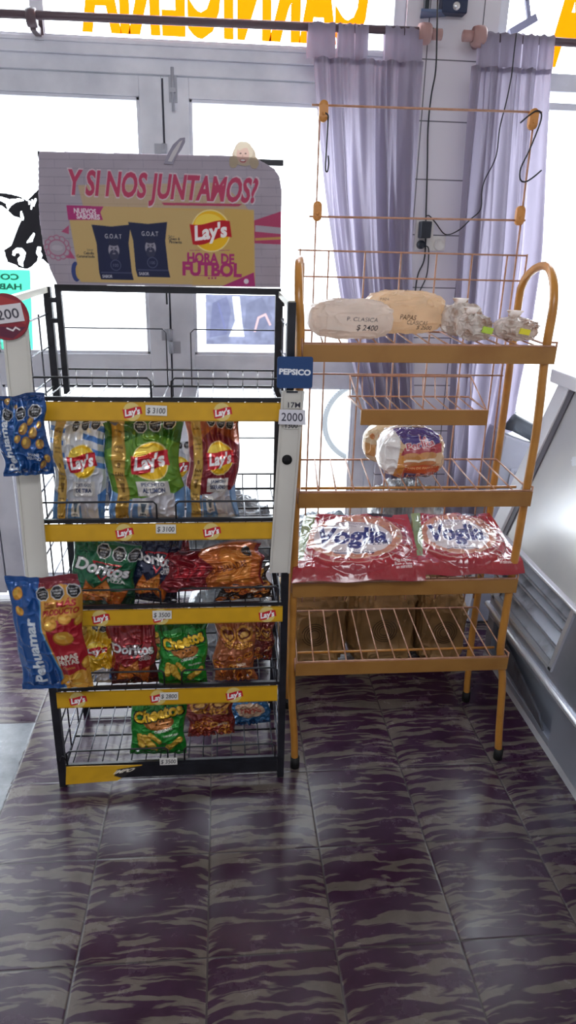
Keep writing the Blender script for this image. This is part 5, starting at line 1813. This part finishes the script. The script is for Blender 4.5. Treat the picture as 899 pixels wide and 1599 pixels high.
# bun pack on the middle shelf
A = Art(150, 140, '#d8b48c'); a = A.a
A.rect(0, 0, .26, a, '#e6e0da'); A.poly([(.0, a), (.28, a), (.2, 0), (.0, 0)], '#ece8e6')
A.poly([(.2, 0), (.32, 0), (.36, a * .6), (.26, a * .6)], '#d08a34')
A.poly([(.2, a), (.9, a), (.86, a * .75), (.6, a * .68), (.3, a * .78)], '#4a3a7c')
A.poly([(.28, a * .55), (.9, a * .6), (.9, a * .78), (.6, a * .72), (.32, a * .7)], '#a83440')
for x, y in ((.45, .50), (.68, .52)):
    A.ell(x, y, .14, .07, '#c98a4c'); A.ell(x, y - .09, .13, .04, '#efdcc4'); A.ell(x, y - .14, .14, .05, '#b8703a')
A.poly([(.34, .06), (.86, .06), (.9, .30), (.62, .36), (.34, .30)], '#c2522a'); A.poly([(.36, .02), (.88, .02), (.88, .16), (.36, .18)], '#43284e')
A.text('PAN DE PANCHO', .62, .29, .04, '#f0b478', bold=.03, width=.46, rot=2)
A.text('La', .60, .83, .09, '#e8d4d8', bold=.05, rot=10); A.text('La', .60, .83, .08, '#b83848', bold=.02, rot=10)
A.text('Perlita', .56, .72, .12, '#eedce0', bold=.06, rot=12, width=.44); A.text('Perlita', .56, .72, .11, '#b83848', bold=.02, rot=12, width=.42)
A.text('La Perlita', .62, .12, .12, '#f0c8a8', bold=.05, rot=10, width=.46, shear=.2); A.text('La Perlita', .62, .12, .11, '#b82c30', bold=.015, rot=10, width=.44, shear=.2)
x0, x1 = at(588, 720, 1.91)[0], at(688, 720, 1.91)[0]
zt_ = at(640, 668, 1.90)[2]
blob('bun_pack', A, ((x0 + x1) / 2, 1.915), ((x1 - x0) / 2, .075, (zt_ - .93) / 2), .931, 71, CLEARPRINT, 'printed bun pack in clear wrap standing on the middle shelf', 'bread pack', None, ex=.72, nu=220, nv=150)
A = Art(80, 60, '#e6cfa8'); A.mottle(.1, (4, 4), 3)
for k in range(5): A.ell(.15 + k * .17, .55, .05, .05, '#c8762c')
A.poly([(0, .2), (1, .1), (1, .35), (0, .42)], '#c99254')
x0, x1 = at(568, 690, 2.03)[0], at(640, 690, 2.03)[0]
blob('bun_pack', A, ((x0 + x1) / 2, 2.045), ((x1 - x0) / 2, .045, (at(600, 662, 2.03)[2] - .93) / 2), .931, 72, CLEARPRINT, 'tan spotted bun pack leaning behind the printed pack', 'bread pack', None, ex=.75)


# ------------------------------------------------------------------ pizza base packs
def flat_bag(name, art, corners, thick, seed, label, group):
    g = art.grid()
    H, W_ = g.shape[:2]
    u, v = np.meshgrid(np.linspace(0, 1, W_), np.linspace(0, 1, H))
    base = quadfn(*corners)(u, v)
    r = np.hypot((u - .5) / .46, (v - .5) / .46)
    dome = np.clip(1 - r ** 6, 0, 1) ** .5
    edge = np.clip(np.minimum(np.minimum(u, 1 - u), np.minimum(v, 1 - v)) * 12, 0, 1)
    n1 = smooth_noise(H, W_, (7, 8), seed); n2 = smooth_noise(H, W_, (16, 18), seed + 1)
    rid = (1 - np.abs(n1 - .5) * 2) ** 4 * .004 + (1 - np.abs(n2 - .5) * 2) ** 5 * .0022
    th = thick * dome * edge ** .5 + rid * edge
    base[..., 2] -= .022 * np.clip((.09 - v) / .09, 0, 1) ** 1.3
    P = base.copy()
    P[..., 2] += th
    P[..., 1] -= (1 - edge) * .0
    wv = .003 * np.sin(u * 13 + seed) * (1 - edge) + .003 * np.sin(v * 9 + seed) * (1 - edge)
    P[..., 2] += wv
    Q = base.copy()
    Q[..., 2] += wv - .0015
    c0 = np.array(corners[0])
    cb = np.broadcast_to(np.array(lin('#a03040')), Q.shape).copy()
    a_ = grid_mesh('', P - c0, g, None)
    b_ = grid_mesh('', Q - c0, cb, None)
    o = quick_mesh(name, [(*a_, 0), (b_[0], b_[1][:, ::-1], b_[2], 0)], CLEARPRINT)
    o.location = c0
    return tag(o, label, 'pizza base pack', group)


def art_voglia(W_=220, H_=200, price=True):
    A = Art(W_, H_, '#98222f'); a = A.a
    A.ell(.47, a * .56, .46, .42, '#c0908a'); A.ell(.47, a * .56, .45, .41, '#9a3038'); A.ell(.47, a * .56, .41, .37, '#c9a28e'); A.ell(.47, a * .56, .395, .355, '#b87a64')
    A.mottle(.12, (8, 8), 6)
    A.poly([(.0, a), (.12, a), (.06, a * .2), (0, a * .2)], '#7a8a5c')
    rg = random.Random(4)
    for _ in range(34):
        t, q = rg.uniform(0, 6.28), rg.uniform(.28, .40)
        A.ell(.5 + q * math.cos(t), a * .52 + q * math.sin(t) * .93, .02, .016, rg.choice(['#b86a4c', '#c88a5c', '#8a2c30', '#b8a084']), alpha=.8)
    A.ell(.46, a * .50, .33, .26, '#cfc4c6'); A.mottle(.05, (9, 9), 2)
    A.text('Voglia', .45, a * .54, .27, '#e8e4ec', bold=.07, shear=.12, width=.64)
    A.text('Voglia', .45, a * .54, .25, '#283070', bold=.04, shear=.12, width=.61)
    A.text('PREPIZZAS ARTESANALES', .42, a * .75, .035, '#7c6a78', bold=.02, width=.34)
    A.text('con salsa', .42, a * .70, .03, '#7c6a78')
    if price: A.text('$ 2200', .66, a * .40, .06, '#2a2c48', width=.22, shear=.15, rot=-2)
    A.rect(.30, a * .235, .62, a * .25, '#2a3058'); A.text('PESO NETO 400 G', .46, a * .28, .025, '#5a5068', width=.3)
    A.text('Pizza Regional', .84, a * .17, .026, '#e8d4d4', bold=.03, width=.13); A.text('Rica y lista', .84, a * .13, .026, '#e8d4d4', bold=.03, width=.13); A.text('en minutos', .84, a * .09, .026, '#e8d4d4', bold=.03, width=.12)
    A.poly([(.60, a), (.86, a), (.84, a * .94), (.66, a * .95)], '#1c1c2c')
    return A


def cor(a, b_, c, d, zf, zr, yf, yr):
    """corner x from pixels at given depths"""
    return [(at(a[0], a[1], yf)[0], yf, zf), (at(b_[0], b_[1], yf)[0], yf, zf), (at(c[0], c[1], yr)[0], yr, zr), (at(d[0], d[1], yr)[0], yr, zr)]


zs = .660
GP = 'red pizza base packs on the third ochre shelf'
# lower packs (their crust edges show under the top ones)
for (pa, pb, sd) in ((462, 640, 1), (648, 800, 2)):
    x0, x1 = at(pa, 900, 1.78)[0], at(pb, 900, 1.78)[0]
    cx_, rx = (x0 + x1) / 2, (x1 - x0) / 2 * .97
    b = MB()
    n = 48
    pr = [(0, 0), (.96, 0), (1, .005), (1, .016), (.97, .021), (0, .021)]
    for lay in range(2):   # two stacked crusts
        vs, z0 = [], zs + lay * .021
        for r_, h in pr:
            for k in range(n):
                t = 2 * PI * k / n
                vs.append((cx_ + rx * r_ * math.cos(t), 1.935 + .140 * r_ * math.sin(t), z0 + h + .0015 * math.sin(7 * t)))
        b.add(vs, [(i * n + k, i * n + (k + 1) % n, (i + 1) * n + (k + 1) % n, (i + 1) * n + k) for i in range(5) for k in range(n)], True)
    o = emit('wrapped_pizza_crusts', b, CRUST, loc=(cx_, 1.935, zs), label=('pizza bases in wrap under the red pack marked $ 2200' if sd == 1 else 'pizza bases in wrap under the red pack beside the display case'), cat='pizza base')
    w_ = MB()
    vs = []
    for r_, h in ((1.02, .0), (1.03, .010), (1.01, .040), (.9, .0475)):
        for k in range(n):
            t = 2 * PI * k / n
            vs.append((cx_ + rx * r_ * math.cos(t) * (1 + .01 * math.sin(9 * t)), 1.935 + .146 * r_ * math.sin(t), zs + h * .88 + .002 * math.sin(11 * t)))
    w_.add(vs, [(i * n + k, i * n + (k + 1) % n, (i + 1) * n + (k + 1) % n, (i + 1) * n + k) for i in range(3) for k in range(n)], True)
    emit('clear_wrap', w_, CLEAR, o)
zt1 = zs + .046
flat_bag('pizza_pack', art_voglia(), cor((455, 912), (664, 912), (474, 815), (634, 820), zt1 - .006, zt1 + .040, 1.742, 2.07), .015, 81, 'red pizza base pack with $ 2200 written on it', GP)
flat_bag('pizza_pack', art_voglia(price=False), cor((652, 905), (818, 903), (640, 815), (760, 822), zt1 - .004, zt1 + .040, 1.760, 2.075), .016, 82, 'red pizza base pack without a price, beside the display case', GP)

# ------------------------------------------------------------------ sacks and plastic bags on the floor behind the ochre rack
SK = [((.335, 2.42), (.128, .13, .18), .0, 91, SACK, 'brown paper sack standing on the floor behind the left of the ochre rack', 'sack'),
      ((.605, 2.43), (.132, .13, .185), .0, 92, SACK, 'wide brown paper sack standing at the middle behind the ochre rack', 'sack'),
      ((.845, 2.44), (.10, .13, .165), .0, 93, SACK, 'brown paper sack standing behind the right legs of the ochre rack', 'sack')]
for c, r, z0, sd, mm, lb, ct in SK:
    o = blob('paper_sack', Art(10, 10, '#6d5433'), c, r, z0 + .002, sd, mm, lb, ct, None, ex=.55, crumple=1.8)
    b = MB()
    for k in range(4):
        ring = [(c[0] + .0 + (.02 + k * .009) * math.cos(t), c[1] - r[1] * 1.0 - .004, z0 + r[2] + (.02 + k * .009) * math.sin(t)) for t in np.linspace(0, 2 * PI, 22, endpoint=False)]
        b.tube(ring, .0012, 4, closed=True)
    e_ = emit('printed_rings', b, mat('faded_print', '#3c2c1c', rough=.8), o)
    e_.location = (0, 0, 0)
for c, r, z0, sd, cc, c2, lb in (((.37, 2.45), (.165, .12, .11), .375, 94, '#8d9aa8', '#c8d4de', 'crumpled pale blue plastic bag piled on the sacks behind the left of the ochre rack'),
                             ((.69, 2.46), (.14, .12, .17), .385, 95, '#8f9298', '#cfd2d6', 'big crumpled grey plastic bag piled on the sacks behind the bun pack'),
                             ((.02, 2.50), (.165, .13, .15), .365, 96, '#7f858d', '#c4c8cc', 'crumpled grey plastic bag behind the right half of the black rack'),
                             ((.92, 2.47), (.08, .10, .10), .35, 97, '#6a6458', '#a89c84', 'small dull plastic bag piled behind the right legs of the ochre rack'),
                             ((.02, 2.50), (.165, .14, .165), .0, 98, '#9aa0a6', '#d4d8dc', 'pale plastic bag on the floor behind the black rack')):
    mm = mat('crumpled_plastic', cc, rough=.22, coat=.6, transl=.15, noise=(9, c2, .45, .6), bump=(28, .7, .015))
    blob('plastic_bag', Art(10, 10, cc), c, r, z0, sd, mm, lb, 'plastic bag', None, ex=.8, crumple=2.4)
